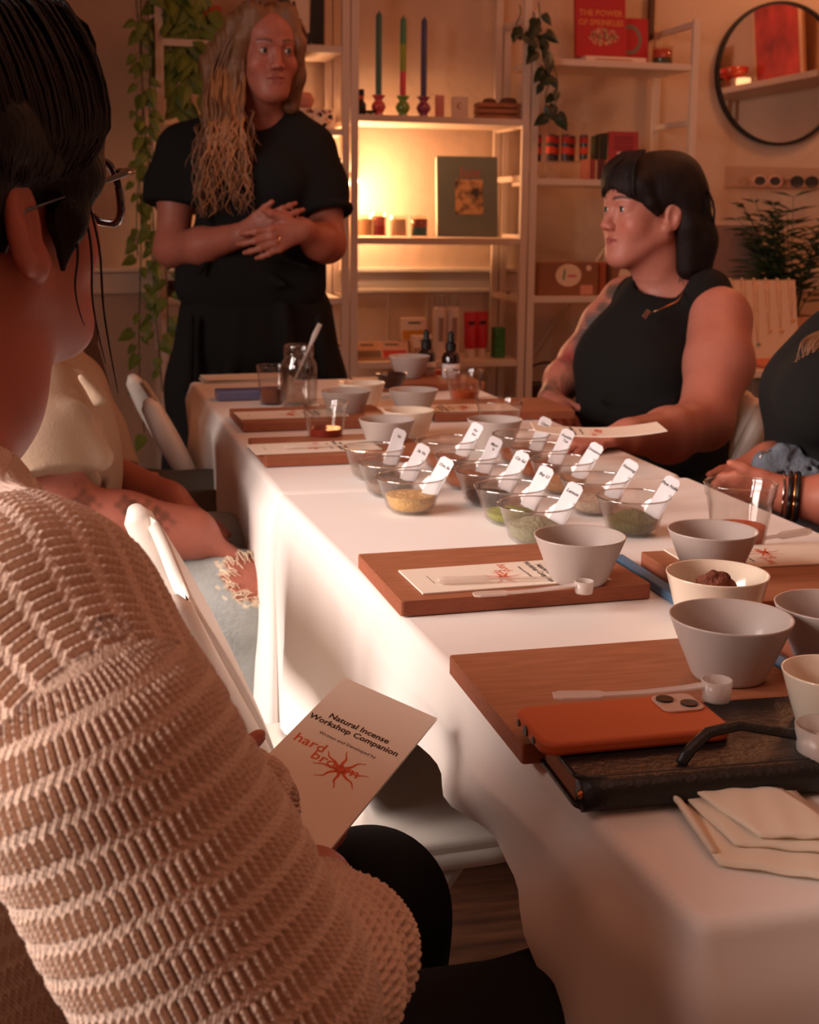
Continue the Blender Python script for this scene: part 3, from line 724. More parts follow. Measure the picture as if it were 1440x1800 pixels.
for (x, y) in ((-.0751, .018), (-.0751, -.016)): MB().cyl((x, y, .0052), .0026, .0012, 14, M=Euler((0, R(-90), 0)).to_matrix()).build('speaker_hole', m_black, t)
MB().cyl((-.0751, .002, .0052), .0042, .0012, 14, M=Euler((0, R(-90), 0)).to_matrix()).build('charging_port', m_black, t)
# folded napkin
m_nap = mat('cream_muslin', (238, 222, 198), .9, bump=.05, bscale=500, sheen=.3)
nv_ = [oz(*p, ZC_) for p in ((1166, 1384), (1395, 1392), (1500, 1452), (1505, 1560), (1375, 1545), (1262, 1524))]
t = thing('napkin', 'folded cream cloth napkin at the near right corner of the table', 'napkin', (nv_[0].x, nv_[0].y, ZC_))
def sheet(name, quad, z0, bulge, thick, seedn):
    mb = MB(); n = 14; P = []; rnd = random.Random(seedn)
    for i in range(n+1):
        u = i/n; row = []
        for j in range(n+1):
            v_ = j/n
            p = (quad[0]*(1-u)+quad[1]*u)*(1-v_)+(quad[3]*(1-u)+quad[2]*u)*v_
            z = z0+bulge*math.sin(math.pi*u)**.7*math.sin(math.pi*v_)**.6+.0006*math.sin(u*17+v_*9)
            row.append((p.x, p.y, z))
        P.append(row)
    mb.grid(P); return mb.build(name, m_nap, t, smooth=True, solid=thick, world=True)
q = nv_
sheet('napkin_layer', [q[0], q[1], q[3], q[5]], ZC_+.0022, .002, .0018, 1)
sheet('napkin_layer', [oz(1180, 1395, ZC_), oz(1390, 1396, ZC_), oz(1500, 1520, ZC_), oz(1290, 1500, ZC_)], ZC_+.0065, .003, .002, 2)
sheet('napkin_layer', [oz(1210, 1388, ZC_+.01), oz(1375, 1390, ZC_+.01), oz(1500, 1478, ZC_+.01), oz(1335, 1474, ZC_+.01)], ZC_+.0115, .002, .002, 3)
fold_ = [oz(1168, 1386, ZC_+.004), oz(1205, 1430, ZC_+.004), oz(1255, 1500, ZC_+.004)]
MB().tube([(fold_[0].x, fold_[0].y, ZC_+.0075), (fold_[1].x, fold_[1].y, ZC_+.007), (fold_[2].x, fold_[2].y, ZC_+.005)], [(.003, .006), (.0025, .006), (.002, .003)], 10).build('folded_edge', m_nap, t, smooth=True, world=True)
# clear shot cup at the right edge
v = oz(1452, 1275, ZC_+.045)
t = thing('plastic_tub', 'small clear tub of white salt at the right picture edge', 'tub', (v.x, v.y, ZC_))
MB().lathe([(.0001, .002), (.017, 0), (.022, .045), (.0205, .045), (.016, .004), (.0001, .004)], seg=32).build('tub_wall', m_scoop, t, smooth=True)
MB().lathe([(.0001, .004), (.0155, .005), (.019, .032), (.010, .036), (.0001, .037)], seg=24).build('salt', simple('salt', (220, 206, 198), rough=.9, bump=.5), t, smooth=True)
# ================================================================== THINGS ON THE SHELVES AND WALLS
def shelf_at(px, z, y=4.74):   # place on a shelf of height z at depth y
    v = oy(px, 400, y); return v.x
def W_(px0, px1, y=4.74): return oy(px1, 400, y).x-oy(px0, 400, y).x
def HH(p0, p1, y=4.74): return oy(800, p0, y).z-oy(800, p1, y).z
# --- three candles in glass holders, top of the middle unit
m_hold = {}
def candle(px, hcol, cols, label, toppx, pr=.0115):
    x = shelf_at(px, Z1, YM)
    t = thing('candle_holder', label+' holder', 'candle holder', (x, YM, Z1), 0, None)
    mm = mat('coloured_glass_'+str(px), hcol, .12, coat=1, spec=.8)
    MB().lathe([(.0001, 0), (.026, 0), (.027, .006), (.014, .014), (.022, .024), (.028, .038), (.022, .053), (.013, .060), (.017, .068), (.026, .078), (.024, .080), (.012, .066), (.0001, .064)], seg=32).build('holder', mm, t, smooth=True)
    zt = oy(px, toppx, YM).z-Z1
    c = thing('taper_candle', label+' taper candle', 'candle', (x, YM, Z1+.067), 0, 'taper candles on the top shelf')
    h = zt-.067; n = len(cols)
    for i, cc in enumerate(cols):
        z0 = h*i/n; z1 = h*(i+1)/n
        prof = [(.0001, z0), (pr, z0), (pr, z1-(.014 if i == n-1 else 0)), (.0001 if i < n-1 else .002, z1)]
        MB().lathe(prof, seg=14).build('wax_band' if n > 1 else 'wax', simple('wax_%d_%d' % (px, i), cc, rough=.5), c, smooth=2)
    MB().tube([(0, 0, h-.002), (.001, 0, h+.006)], .0008, 5).build('wick', m_black, c)
candle(664, (200, 60, 74), [(70, 110, 100)], 'teal green candle: leftmost of three, red glass', 20)
candle(706, (104, 150, 40), [(226, 80, 84), (150, 160, 50), (80, 130, 90)], 'pink, yellow and green banded candle: green glass', 28)
candle(742, (140, 44, 88), [(76, 74, 110)], 'violet blue candle: rightmost of three, purple glass', 30)
def bx(name, label, cat, px, z, w, d, h, m, y=YM, rz=0, group=None, bev=.0015):
    o = MB().box((0, 0, h/2), (w, d, h)).build(name, m, None, bevel=bev); o.location = (shelf_at(px, z, y), y, z); o.rotation_euler = (0, 0, rz); return tag(o, label, cat, group)
# camera-like black bottle and red dish left of candles
t = thing('perfume_bottle', 'black bottle with an orange band behind the shelf post, left of the candles', 'bottle', (shelf_at(633, Z1, YM-.02), YM-.02, Z1))
MB().lathe([(.0001, 0), (.020, 0), (.020, .045), (.011, .055), (.011, .062), (.0001, .062)], seg=24).build('bottle_body', m_black, t, smooth=True)
MB().cyl((0, 0, .060), .0125, .014, 20).build('band', simple('amber_band', (180, 90, 50)), t, smooth=2); MB().cyl((0, 0, .074), .0135, .022, 20).build('cap', m_black, t, smooth=2)
t = thing('dish', 'flat dark dish with a red foot between the black bottle and the candles', 'dish', (shelf_at(650, Z1, YM+.02), YM+.02, Z1))
MB().lathe([(.0001, 0), (.018, 0), (.022, .012), (.0001, .014)], seg=24).build('foot', simple('red_glass', (180, 50, 50), rough=.2), t, smooth=True)
MB().lathe([(.0001, .014), (.040, .018), (.042, .024), (.0001, .022)], seg=28).build('plate', m_black, t, smooth=True)
bx('gift_card', 'tall pink card leaning right of the violet candle', 'card', 712+58, Z1, .034, .012, .092, simple('pink_card', (214, 140, 130)), YM+.04)
t = thing('boxed_card', 'white card box printed with a pale moon, left of the wooden crate', 'box', (shelf_at(805, Z1, YM), YM, Z1), R(-6))
MB().box((0, 0, .042), (.060, .022, .084)).build('card_box', simple('cream_card', (226, 200, 180)), t, bevel=.002)
mn = MB(); mn.add([Vector((.013*math.cos(a), -.0115, .050+.013*math.sin(a))) for a in [R(60+i*240/10) for i in range(11)]]+[Vector((.004+.010*math.cos(a), -.0115, .050+.0115*math.sin(a))) for a in [R(300-i*240/10) for i in range(11)]], [tuple(range(22))])
mn.build('moon_print', simple('moon_print', (186, 110, 100)), t, solid=.0006)
bx('white_box', 'small plain white box between the moon card and the crate', 'box', 838, Z1, .03, .03, .07, simple('cream_card', (226, 200, 180)), YM+.06)
# crate with stones
m_crate = wood_mat('crate_wood', (150, 92, 58), (176, 112, 72), (8, 30, 30), .7)
t = thing('wooden_crate', 'little slatted wooden crate at the right of the candle shelf', 'crate', (shelf_at(871, Z1, YM), YM, Z1), R(-4))
for z in (.012, .034, .056):
    for s_ in (-1, 1): MB().box((0, s_*.038, z), (.165, .005, .017)).build('slat', m_crate, t, bevel=.001)
    for s_ in (-1, 1): MB().box((s_*.080, 0, z), (.005, .072, .017)).build('slat', m_crate, t, bevel=.001)
MB().box((0, 0, .003), (.155, .070, .005)).build('crate_floor', m_crate, t)
for i, (dx, rx) in enumerate(((-.035, .030), (.040, .038), (.002, .020))):
    o = MB().lathe([(.0001, -.6*rx), (rx*.6, -.5*rx), (rx, -.05*rx), (rx*.7, .5*rx), (.0001, .65*rx)], seg=14, wob=lambda a, k: 1+.12*math.sin(a*3+k)+.08*math.sin(a*5)).build('stone', mat('brown_stone', (110, 70, 52), .8, bump=.5) if i == 0 else bpy.data.materials['brown_stone'], None, smooth=True)
    o.location = (t.location.x+dx, YM, Z1+.064-(.01 if i == 2 else 0)); tag(o, ['left brown stone in the wooden crate', 'right, larger brown stone in the wooden crate', 'small stone low between the others in the wooden crate'][i], 'stone', 'stones in the crate')
# --- middle shelf: jars and the big blue-grey book
m_jarc = glass_mat('candle_glass', (.98, .93, .88), .05, 1)
def candle_jar(px, label, cols, z=Z2, y=YM-.03, r=.034, h=.082):
    t = thing('candle_jar', label, 'jar', (shelf_at(px, z, y), y, z), 0, 'glass candle jars')
    MB().lathe([(.0001, .001), (r*.9, 0), (r, .004), (r, h), (r-.002, h), (r-.002, .006), (.0001, .006)], seg=28).build('jar_wall', m_jarc, t, smooth=True)
    n = len(cols)
    for i, c in enumerate(cols):
        z0 = .0065+(h*.84-.0065)*i/n; z1 = .0065+(h*.84-.0065)*(i+1)/n
        MB().cyl((0, 0, z0), r-.003, z1-z0-.0002, 24).build('wax', simple('jarwax_%d_%d_%d' % c, c, rough=.55), t, smooth=2)
    return t
candle_jar(640, 'clear glass candle jar of pale wax behind the shelf post', [(240, 214, 180)])
candle_jar(667, 'pink over red candle jar on the lit shelf', [(186, 50, 66), (206, 110, 120)], r=.027, h=.092)
candle_jar(700, 'clear glass candle jar of cream wax on the lit shelf, between two coloured jars', [(244, 222, 190)])
candle_jar(737, 'candle jar banded teal under dark red, beside the big book', [(52, 120, 130), (150, 60, 50)])
t = thing('book', 'big grey-blue hardback standing face out on the lit shelf', 'book', (shelf_at(822, Z2, YM-.03), YM-.03, Z2+.004), R(-4), rot=(R(-8), 0, R(-6)))
bw, bh = .232, .300
MB().box((0, 0, bh/2), (bw, .024, bh)).build('cover', mat('slate_blue_cloth', (112, 120, 112), .7, noise=.03), t, bevel=.002)
MB().box((-bw/2-.0005, 0, bh/2), (.002, .020, bh-.01)).build('page_edges', m_paper, t)
tx = MB(); add_text(tx, 'Joie', .060, frame((.01, -.0124, bh-.062), (1, 0, 0), (0, 0, 1)), ext=.0005, sx=.9); tx.build('title_text', simple('rust_ink', (176, 96, 72)), t)
pm = bpy.data.materials.new('landscape_photo'); pm.use_nodes = True; nt = pm.node_tree; bb_ = nt.nodes['Principled BSDF']
tc = nt.nodes.new('ShaderNodeTexCoord'); nn = nt.nodes.new('ShaderNodeTexNoise'); nn.inputs['Scale'].default_value = 26; cr = nt.nodes.new('ShaderNodeValToRGB')
cr.color_ramp.elements[0].position = .38; cr.color_ramp.elements[0].color = lin((60, 52, 44))+(1,); cr.color_ramp.elements[1].position = .58; cr.color_ramp.elements[1].color = lin((206, 160, 110))+(1,)
nt.links.new(tc.outputs['Object'], nn.inputs[0]); nt.links.new(nn.outputs[0], cr.inputs[0]); nt.links.new(cr.outputs[0], bb_.inputs['Base Color'])
MB().box((.006, -.0125, bh-.152), (.106, .001, .130)).build('cover_picture', pm, t)
# --- lower shelf of the middle unit
m_pk = simple('kraft_pack', (208, 160, 128), rough=.6)
def packet(px, label, c, rz, y=YM-.05, w=.105, h=.075, lean=35, z=Z3):
    t = thing('soap_packet', label, 'packet', (shelf_at(px, z, y), y, z+.002), 0, 'packets leaning on the lower shelf', rot=(R(-lean), 0, rz))
    MB().box((0, 0, h/2), (w, .014, h)).build('packet_body', m_pk, t, bevel=.003)
    MB().box((0, -.0075, h*.26), (w*.86, .001, h*.40)).build('label_band', simple('band_%d_%d_%d' % c, c), t)
    MB().box((.0, -.0078, h*.78), (w*.4, .001, .005)).build('printed_line', m_ink, t)
packet(606, 'orange cellophane packet behind the shelf post on the lower shelf', (206, 120, 70), R(5))
packet(648, 'greyish packet with a brown label band, second on the lower shelf', (120, 92, 72), R(-3), w=.12)
packet(692, 'packet with a red label band, third on the lower shelf', (190, 60, 50), R(-8), w=.125)
def tea_box(px, label, z0, y, c):
    t = thing('tea_box', label, 'box', (shelf_at(px, Z3, y), y, z0), R(3), 'yellow and cream boxes on the lower shelf')
    MB().box((0, 0, .0425), (.095, .05, .085)).build('carton', simple('cream_card', (226, 200, 180)), t, bevel=.0015)
    MB().box((0, -.0255, .022), (.095, .001, .036)).build('colour_band', simple('yb%d' % c[2], c), t)
    MB().box((-.0, -.0258, .068), (.05, .001, .006)).build('printed_line', m_ink, t)
tea_box(727, 'cream box with a yellow band standing raised behind another box', Z3+.060, YM+.09, (206, 140, 40))
bx('wood_block', 'block under the yellow-banded box on the lower shelf', 'block', 727, Z3, .10, .06, .0595, m_crate, YM+.09)
tea_box(748, 'cream and brown box in front of the yellow-banded box', Z3, YM+.01, (168, 124, 90))
m_fro = mat('frosted_white', (214, 190, 172), .4, coat=.2)
for i, (px, lb) in enumerate(((775, 'left of two tall frosted bottles on the lower shelf'), (799, 'right of two tall frosted bottles on the lower shelf'))):
    t = thing('tall_bottle', lb, 'bottle', (shelf_at(px, Z3, YM-.02), YM-.02, Z3), 0, 'tall frosted bottles')
    MB().lathe([(.0001, 0), (.024, 0), (.0245, .004), (.0245, .18), (.019, .196), (.0001, .196)], seg=28).build('bottle_body', m_fro, t, smooth=True)
    MB().lathe([(.0001, .196), (.020, .196), (.020, .238), (.0001, .239)], seg=24).build('cap', glass_mat('cap_glass', (.9, .85, .8), .2, 1, .15) if i == 0 else bpy.data.materials['cap_glass'], t, smooth=2)
    MB().box((0, -.0247, .11), (.020, .001, .09)).build('printed_text', simple('faint_ink', (150, 120, 104)), t)
for i, (px, lb) in enumerate(((830, 'left of two crimson tubes on the lower shelf'), (850, 'right of two crimson tubes on the lower shelf'))):
    t = thing('cream_tube', lb, 'tube', (shelf_at(px, Z3, YM-.03+.02*i), YM-.03+.02*i, Z3), R(6), 'crimson tubes')
    P = [[(math.cos(a)*rx, math.sin(a)*ry, z) for a in [2*math.pi*k/20 for k in range(21)]] for (z, rx, ry) in ((.036, .020, .020), (.05, .0235, .022), (.11, .026, .012), (.165, .028, .002), (.175, .028, .0015))]
    MB().grid(P).add([P[0][k] for k in range(20)], [tuple(range(20))]).add([P[-1][k] for k in range(20)], [tuple(range(20))]).build('tube_body', simple('crimson', (190, 36, 46), rough=.35), t, smooth=2)
    MB().cyl((0, 0, 0), .0185, .036, 24).build('cap', m_fro, t, smooth=2)
    MB().box((0, -.0148, .135), (.026, .001, .01)).build('printed_line', m_ink, t)
t = thing('small_box', 'green patterned box at the right end of the lower shelf', 'box', (shelf_at(880, Z3, YM-.03), YM-.03, Z3), R(8))
MB().box((0, 0, .058), (.042, .04, .116)).build('carton', mat('green_print', (62, 120, 62), .5, noise=.5, nscale=60), t, bevel=.002)
# --- right unit: top shelf
Zt, Zm, Zl = 1.735, 1.30, .862
YR = 4.74
x0 = shelf_at(1057, Zt, YR)
t = thing('book', 'white hardback lying flat under the red books on the right unit', 'book', (x0, YR, Zt))
MB().box((0, 0, .011), (.245, .19, .022)).build('cover', simple('cream_card', (226, 200, 180)), t, bevel=.002)
tx = MB(); tx.box((-.01, -.0953, .011), (.15, .0008, .004)); tx.build('spine_print', simple('rust_ink', (176, 96, 72)), t)
bxr = thing('book', 'large red book THE POWER OF SPRINKLES standing on the white hardback', 'book', (shelf_at(1046, Zt, YR-.03), YR-.03, Zt+.0225), 0, None, rot=(R(-7), 0, R(-3)))
MB().box((0, 0, .13), (.20, .024, .26)).build('cover', mat('red_cover', (176, 30, 40), .5), bxr, bevel=.002)
tx = MB()
add_text(tx, 'THE POWER', .031, frame((.0, -.0124, .166), (1, 0, 0), (0, 0, 1)), ext=.0005, bold=.0006); add_text(tx, 'OF SPRINKLES', .031, frame((-.0, -.0124, .130), (1, 0, 0), (0, 0, 1)), ext=.0005, bold=.0006, sx=.92)
tx.build('title_text', simple('gold_ink', (214, 130, 70)), bxr)
rr = random.Random(8); sp = {}
for cname, cc in (('green', (90, 120, 60)), ('rose', (220, 110, 110)), ('cream', (226, 190, 150))):
    q = MB()
    for i in range(50):
        a = rr.uniform(0, 6.28); r_ = math.sqrt(rr.random()); x = .01+.058*r_*math.cos(a); z = .078+.032*r_*math.sin(a); b = rr.uniform(0, 3.14); l = .006
        q.box((x, -.0125, z), (l*2, .001, .0028), rot=(0, b, 0))
    q.build('sprinkle_print', simple('sprinkle_'+cname, cc), bxr)['kind'] = 'stuff'
t = thing('book', 'smaller red book with a grey ring, behind the large red book', 'book', (shelf_at(1102, Zt, YR+.01), YR+.02, Zt+.0225), 0, None, rot=(R(-5), 0, R(-3)))
MB().box((0, 0, .08), (.13, .018, .165)).build('cover', bpy.data.materials['red_cover'], t, bevel=.002)
q = MB(); n = 24; q.grid([[Vector((-.01+r_*math.cos(6.2832*i/n), -.0095, .08+r_*1.2*math.sin(6.2832*i/n))) for r_ in (.034, .048)] for i in range(n+1)]); q.build('ring_print', simple('grey_print', (120, 104, 92)), t, solid=.0006)
candle_jar(1153, 'glass candle jar with a red and dark green label, on top of the right unit', [(60, 80, 66), (206, 80, 60)], z=Zt, y=YR, r=.040, h=.082)
# ledge box above (dark upright frame)
t = MB().box((0, 0, .28), (.022, .02, .56)).build('dark_upright', mat('bronze_wood', (86, 56, 40), .6), None, bevel=.002); t.location = (oy(1148, 40, YW-.03).x, YW-.012, 1.87)
tag(t, 'dark narrow upright on the wall above the candle jar', 'wall bracket')
# middle shelf of right unit: roller bottles on an acrylic riser, magazines, sign
t = thing('acrylic_riser', 'clear acrylic riser carrying the red-capped vials', 'stand', (shelf_at(990, Zm, YR), YR, Zm))
ma = glass_mat('acrylic', (.97, .93, .9), .05, 1, .06)
MB().box((0, 0, .068), (.19, .10, .004)).build('top_plate', ma, t); MB().box((-.093, 0, .033), (.004, .10, .066)).build('side_plate', ma, t); MB().box((.093, 0, .033), (.004, .10, .066)).build('side_plate', ma, t)
def vial(px, y, label, dark):
    t = thing('spray_vial', label, 'vial', (shelf_at(px, Zm, y), y, Zm+.0705), 0, 'red-banded spray vials on the riser')
    MB().lathe([(.0001, 0), (.0155, 0), (.0155, .10), (.0001, .10)], seg=20).build('vial_glass', simple('vial_%d' % dark, ((70, 62, 66), (60, 66, 96), (66, 74, 60))[dark], rough=.15), t, smooth=2)
    MB().cyl((0, 0, .028), .017, .026, 20).build('red_band', simple('red_band', (214, 74, 50)), t, smooth=2); MB().cyl((0, 0, .068), .017, .024, 20).build('red_band', simple('red_band2', (176, 48, 42)), t, smooth=2)
    MB().lathe([(.0001, .10), (.011, .10), (.011, .145), (.0001, .146)], seg=18).build('spray_cap', ma, t, smooth=2)
for i, (px, y, d, lb) in enumerate(((941, 4.79, 0, 'red-banded vial behind, farthest left on the riser'), (964, YR-.02, 0, 'front left red-banded vial'), (972, 4.79, 1, 'rear red-banded vial behind the front left one'), (990, YR-.02, 0, 'front middle red-banded vial'), (1000, 4.79, 0, 'rear red-banded vial behind the front middle one'), (1022, YR-.02, 2, 'front right red-banded vial with a dark green base'))):
    vial(px, y, lb, d)
for i in range(9):
    px = 1008+i*5.6; c = [(196, 120, 96), (170, 70, 56), (206, 150, 120), (120, 52, 56), (110, 64, 60), (176, 96, 70), (70, 66, 46), (60, 60, 44), (60, 66, 44)][i]
    h = (.075, .075, .072, .076, .07, .073, .17, .175, .18)[i]
    o = MB().box((0, 0, h/2), (.0085, .085, h)).build('pamphlet', simple('pamph%d' % i, c), None, bevel=.0006); o.location = (shelf_at(px, Zm, YR-.0), YR-(.01 if i > 5 else .055 if False else .0)+(.0), Zm)
    if i < 6 : o.location.y = YR-.105
    tag(o, ['orange-brown short pamphlet, first from the left below the vials', 'red short pamphlet, second from the left', 'palest short pamphlet, third from the left', 'dark maroon short pamphlet, fourth from the left', 'dark brown short pamphlet, fifth from the left', 'rust short pamphlet, last before the tall green ones', 'tall olive pamphlet farthest from the red sign', 'tall dark green pamphlet, middle of three by the red sign', 'tall dark green pamphlet touching the red sign'][i], 'pamphlet', 'short pamphlets left of the red sign' if i < 6 else 'tall green pamphlets left of the red sign')
t = thing('sign_card', 'red printed display card standing on the middle shelf of the right unit', 'sign', (shelf_at(1091, Zm, YR-.06), YR-.07, Zm), 0, None, rot=(R(-6), 0, R(-5)))
MB().box((0, 0, .093), (.118, .012, .186)).build('card', simple('crimson_card', (170, 56, 62)), t, bevel=.001)
q = MB()
for z in (.165, .155, .143, .130, .12, .085, .072, .06, .048): q.box((0, -.0065, z), (.078, .001, .004))
q.build('printed_lines', simple('dark_red_ink', (110, 34, 40)), t); MB().box((.008, -.0067, .103), (.07, .001, .009)).build('pale_strip', simple('cream_card', (226, 200, 180)), t)
MB().box((0, -.0067, .018), (.11, .001, .022)).build('pale_strip', simple('pinkish', (206, 120, 110)), t)
bx('small_jar', 'small dark jar right of the red display card', 'jar', 1127, Zm, .02, .02, .032, simple('dark_jar', (60, 50, 40)), YR-.03)
# lower shelf of right unit: kraft boxes with oval labels
m_kraft = mat('kraft_card', (140, 88, 58), .8, noise=.06, nscale=12)
def kraft(px, label, w, h=.125):
    t = thing('kraft_box', label, 'box', (shelf_at(px, Zl, YR), YR-.04, Zl), 0, 'brown gift boxes with oval labels')
    MB().box((0, 0, h/2), (w, .12, h)).build('carton', m_kraft, t, bevel=.002)
    q = MB(); n = 32; q.prism([(.055*.95*math.cos(6.2832*i/n), .043*math.sin(6.2832*i/n)) for i in range(n)], 0, .0012, frame((.0 if w > .2 else -.02, -.0600, h*.62), (1, 0, 0), (0, 0, 1)))
    o = q.build('oval_label', simple('oval_label', (222, 190, 160)), t)
    b = MB(); b.box((-.018, -.0616, h*.62), (.008, .0008, .034), rot=(0, R(8), 0)); b.box((-.016, -.0616, h*.64+.016), (.004, .0008, .014)); b.build('green_bottle_print', simple('green_ink', (90, 130, 90)), o)
    b = MB()
    b.box((.014, -.0616, h*.60), (.034, .0008, .010)); b.build('pink_print', simple('pink_ink', (206, 110, 100)), o)
    return t
t = kraft(985, 'brown gift box with an oval label, left one on the right unit', .245)
MB().box((.075, -.0603, .022), (.05, .0012, .036)).build('price_card', simple('pinkish2', (210, 140, 116)), t)
MB().cyl((.082, -.0601, .105), .011, .0012, 20, M=Euler((R(90), 0, 0)).to_matrix()).build('round_sticker', simple('oval_label', (222, 190, 160)), t)
kraft(1102, 'brown gift box with an oval label, behind the seated woman\'s shoulder', .20)
MB_ = MB().box((0, 0, .0625), (.03, .10, .125)).build('orange_box', simple('orange_card', (170, 84, 50)), None, bevel=.002); MB_.location = (shelf_at(1050, Zl, YR)-.0, YR-.02, Zl); tag(MB_, 'narrow orange box between the two brown gift boxes', 'box')
# wicker basket on bottom of middle/right
m_wick = mat('dark_wicker', (70, 46, 34), .8, noise=.3, nscale=60)
def basket(x, y, z, r, h, label, handle=True):
    t = thing('wicker_basket', label, 'basket', (x, y, z), 0, None)
    b = MB()
    for k in range(int(h/.011)):
        zz = .006+k*.011; rr_ = r*(.82+.18*zz/h); b.tube([((rr_+.003*math.sin(i*math.pi+k*math.pi))*math.cos(2*math.pi*i/24), (rr_+.003*math.sin(i*math.pi+k*math.pi))*math.sin(2*math.pi*i/24)*.75, zz) for i in range(25)], .005, 6)
    b.build('woven_wall', m_wick, t, smooth=True)
    MB().lathe([(.0001, .001), (r*.8, .002), (r*.8, .008), (.0001, .008)], seg=24, M=Matrix.Diagonal((1, .75, 1))).build('basket_base', m_wick, t)
    if handle: MB().tube([(r*math.cos(a), 0, h+.0+r*.7*math.sin(a)) for a in [math.pi*i/12 for i in range(13)]], .005, 8).build('handle', m_wick, t, smooth=True)
basket(shelf_at(968, .36, 4.72), 4.72, .36, .11, .16, 'dark basket on the bottom shelf of the right unit')
basket(shelf_at(318, .862, 4.74)+.03, 4.74, .862, .10, .055, 'low round basket on the shelf left of the standing woman', True)
# --- left unit, upper shelves
t = thing('poster_box', 'white box with black brush lettering above the standing woman\'s shoulder', 'box', (shelf_at(515, 1.745, 4.72), 4.74, 1.745), R(3))
MB().box((-.03, 0, .135), (.17, .10, .27)).build('carton', simple('cream_card', (226, 200, 180)), t, bevel=.002)
q = MB(); rr = random.Random(5)
for (x, z, w2, h2, a) in ((-.045, .13, .08, .010, 5), (-.01, .10, .05, .008, -8), (-.07, .10, .012, .03, 15), (.0, .145, .010, .03, -12), (-.045, .16, .06, .008, 0), (-.03, .075, .03, .012, 20), (.02, .085, .008, .03, 10)): q.box((x, -.0508, z), (w2, .0012, h2), rot=(0, R(a), 0))
q.build('brush_lettering', m_ink, t)
tt = MB().prism([(-.02, 0), (.022, 0), (.022, .20), (-.02, .22), (-.028, .02)], -.01, .01, frame((0, 0, 0), (1, 0, 0), (0, 0, 1))).build('dark_pouch', m_black, None, bevel=.002); tt.location = (shelf_at(558, 1.745, 4.70), 4.70, 1.745+.018); tag(tt, 'dark pouch standing right of the white lettered box', 'pouch')
bx('small_tin', 'tiny dark tin at the front of the upper left shelf', 'tin', 543, 1.745, .012, .012, .045, m_black, 4.63)
t = thing('patterned_box', 'white terrazzo-patterned box behind the standing woman\'s shoulder', 'box', (shelf_at(553, 1.46, 4.72), 4.72, 1.46), 0)
MB().box((0, 0, .038), (.13, .09, .076)).build('carton', simple('cream_card', (226, 200, 180)), t, bevel=.002)
for cn, cc in (('black', (30, 28, 28)), ('mustard', (206, 140, 50)), ('mauve', (160, 90, 100))):
    q = MB()
    for i in range(9):
        x = rr.uniform(-.055, .055); z = rr.uniform(.008, .068); s_ = rr.uniform(.004, .009); a0 = rr.random()*6
        q.prism([(x+s_*(1+.4*math.sin(k*2+a0))*math.cos(k*1.047), z+s_*math.sin(k*1.047)) for k in range(6)], 0, .001, frame((0, -.0455, 0), (1, 0, 0), (0, 0, 1)))
    q.build('terrazzo_print', simple('terr_'+cn, cc), t)['kind'] = 'stuff'
t = MB().lathe([(.0001, 0), (.03, 0), (.045, .03), (.03, .055), (.0001, .06)], seg=20, wob=lambda a, k: 1+.1*math.sin(a*5)).build('pink_shell', simple('pink_shell', (206, 130, 116), rough=.5), None, smooth=True)
t.location = (shelf_at(533, 1.46, 4.72), 4.72, 1.536); tag(t, 'pink scalloped dish on the terrazzo box', 'dish')
# --- round mirror on the wall (right)
mc = (oy(1372, 130, YW-.02)); mr_ = .292
t = thing('round_mirror', 'round wall mirror with a thin black frame at the upper right', 'mirror', (mc.x, YW-.016, mc.z), 0)
q = MB(); n = 72; q.grid([[Vector((r_*math.cos(6.28319*i/n), y_, r_*math.sin(6.28319*i/n))) for (r_, y_) in ((mr_, .014), (mr_, -.014), (mr_-.012, -.014), (mr_-.012, .004))] for i in range(n+1)]); q.build('mirror_frame', m_black, t, smooth=2)
q = MB(); q.add([Vector(((mr_-.010)*math.cos(6.28319*i/n), -.002, (mr_-.010)*math.sin(6.28319*i/n))) for i in range(n)], [tuple(range(n))]); q.build('mirror_glass', mat('mirror_silver', (214, 196, 186), .02, metal=1), t, solid=.003)
# right wall shelf that the mirror shows
zs = 1.80
t = thing('wall_shelf', 'white shelf on the right wall, seen in the round mirror', 'shelf', (XR-.13, 3.5, zs), 0)
MB().box((0, 0, 0), (.25, 2.4, .03)).build('shelf_board', m_white, t, bevel=.002)
for y in (-.9, .0, .9): MB().box((.09, y, -.07), (.03, .025, .11)).build('bracket', m_white, t, bevel=.002)
def goblet(y, c, label, x=XR-.17):
    t = thing('goblet', label, 'glass', (x, y, zs+.0152), 0, 'goblets on the right wall shelf')
    MB().lathe([(.0001, 0), (.035, .001), (.006, .008), (.006, .05), (.02, .056), (.052, .075), (.058, .105), (.056, .105), (.05, .078), (.0001, .062)], seg=28).build('goblet_bowl', mat('tinted_glass_%d' % c[0], c, .08, coat=1), t, smooth=True)
goblet(3.62, (50, 34, 30), 'dark goblet on the right wall shelf'); goblet(3.72, (200, 60, 50), 'red goblet on the right wall shelf, left one'); goblet(3.82, (196, 76, 50), 'red goblet on the right wall shelf, right one')
goblet(3.50, (40, 34, 32), 'black goblet on the right wall shelf')
t = thing('framed_print', 'small dark framed print leaning on the right wall shelf', 'picture', (XR-.05, 3.32, zs+.0152), 0, None, rot=(0, R(-6), 0))
MB().box((0, 0, .13), (.014, .20, .26)).build('frame', simple('pale_frame', (206, 170, 140)), t, bevel=.002); MB().box((-.008, 0, .13), (.003, .17, .23)).build('print', simple('dark_print', (50, 38, 34)), t)
t = thing('framed_print', 'large framed abstract print in red and teal on the right wall shelf', 'picture', (XR-.06, 4.05, zs+.0152), 0, None, rot=(0, R(-6), 0))
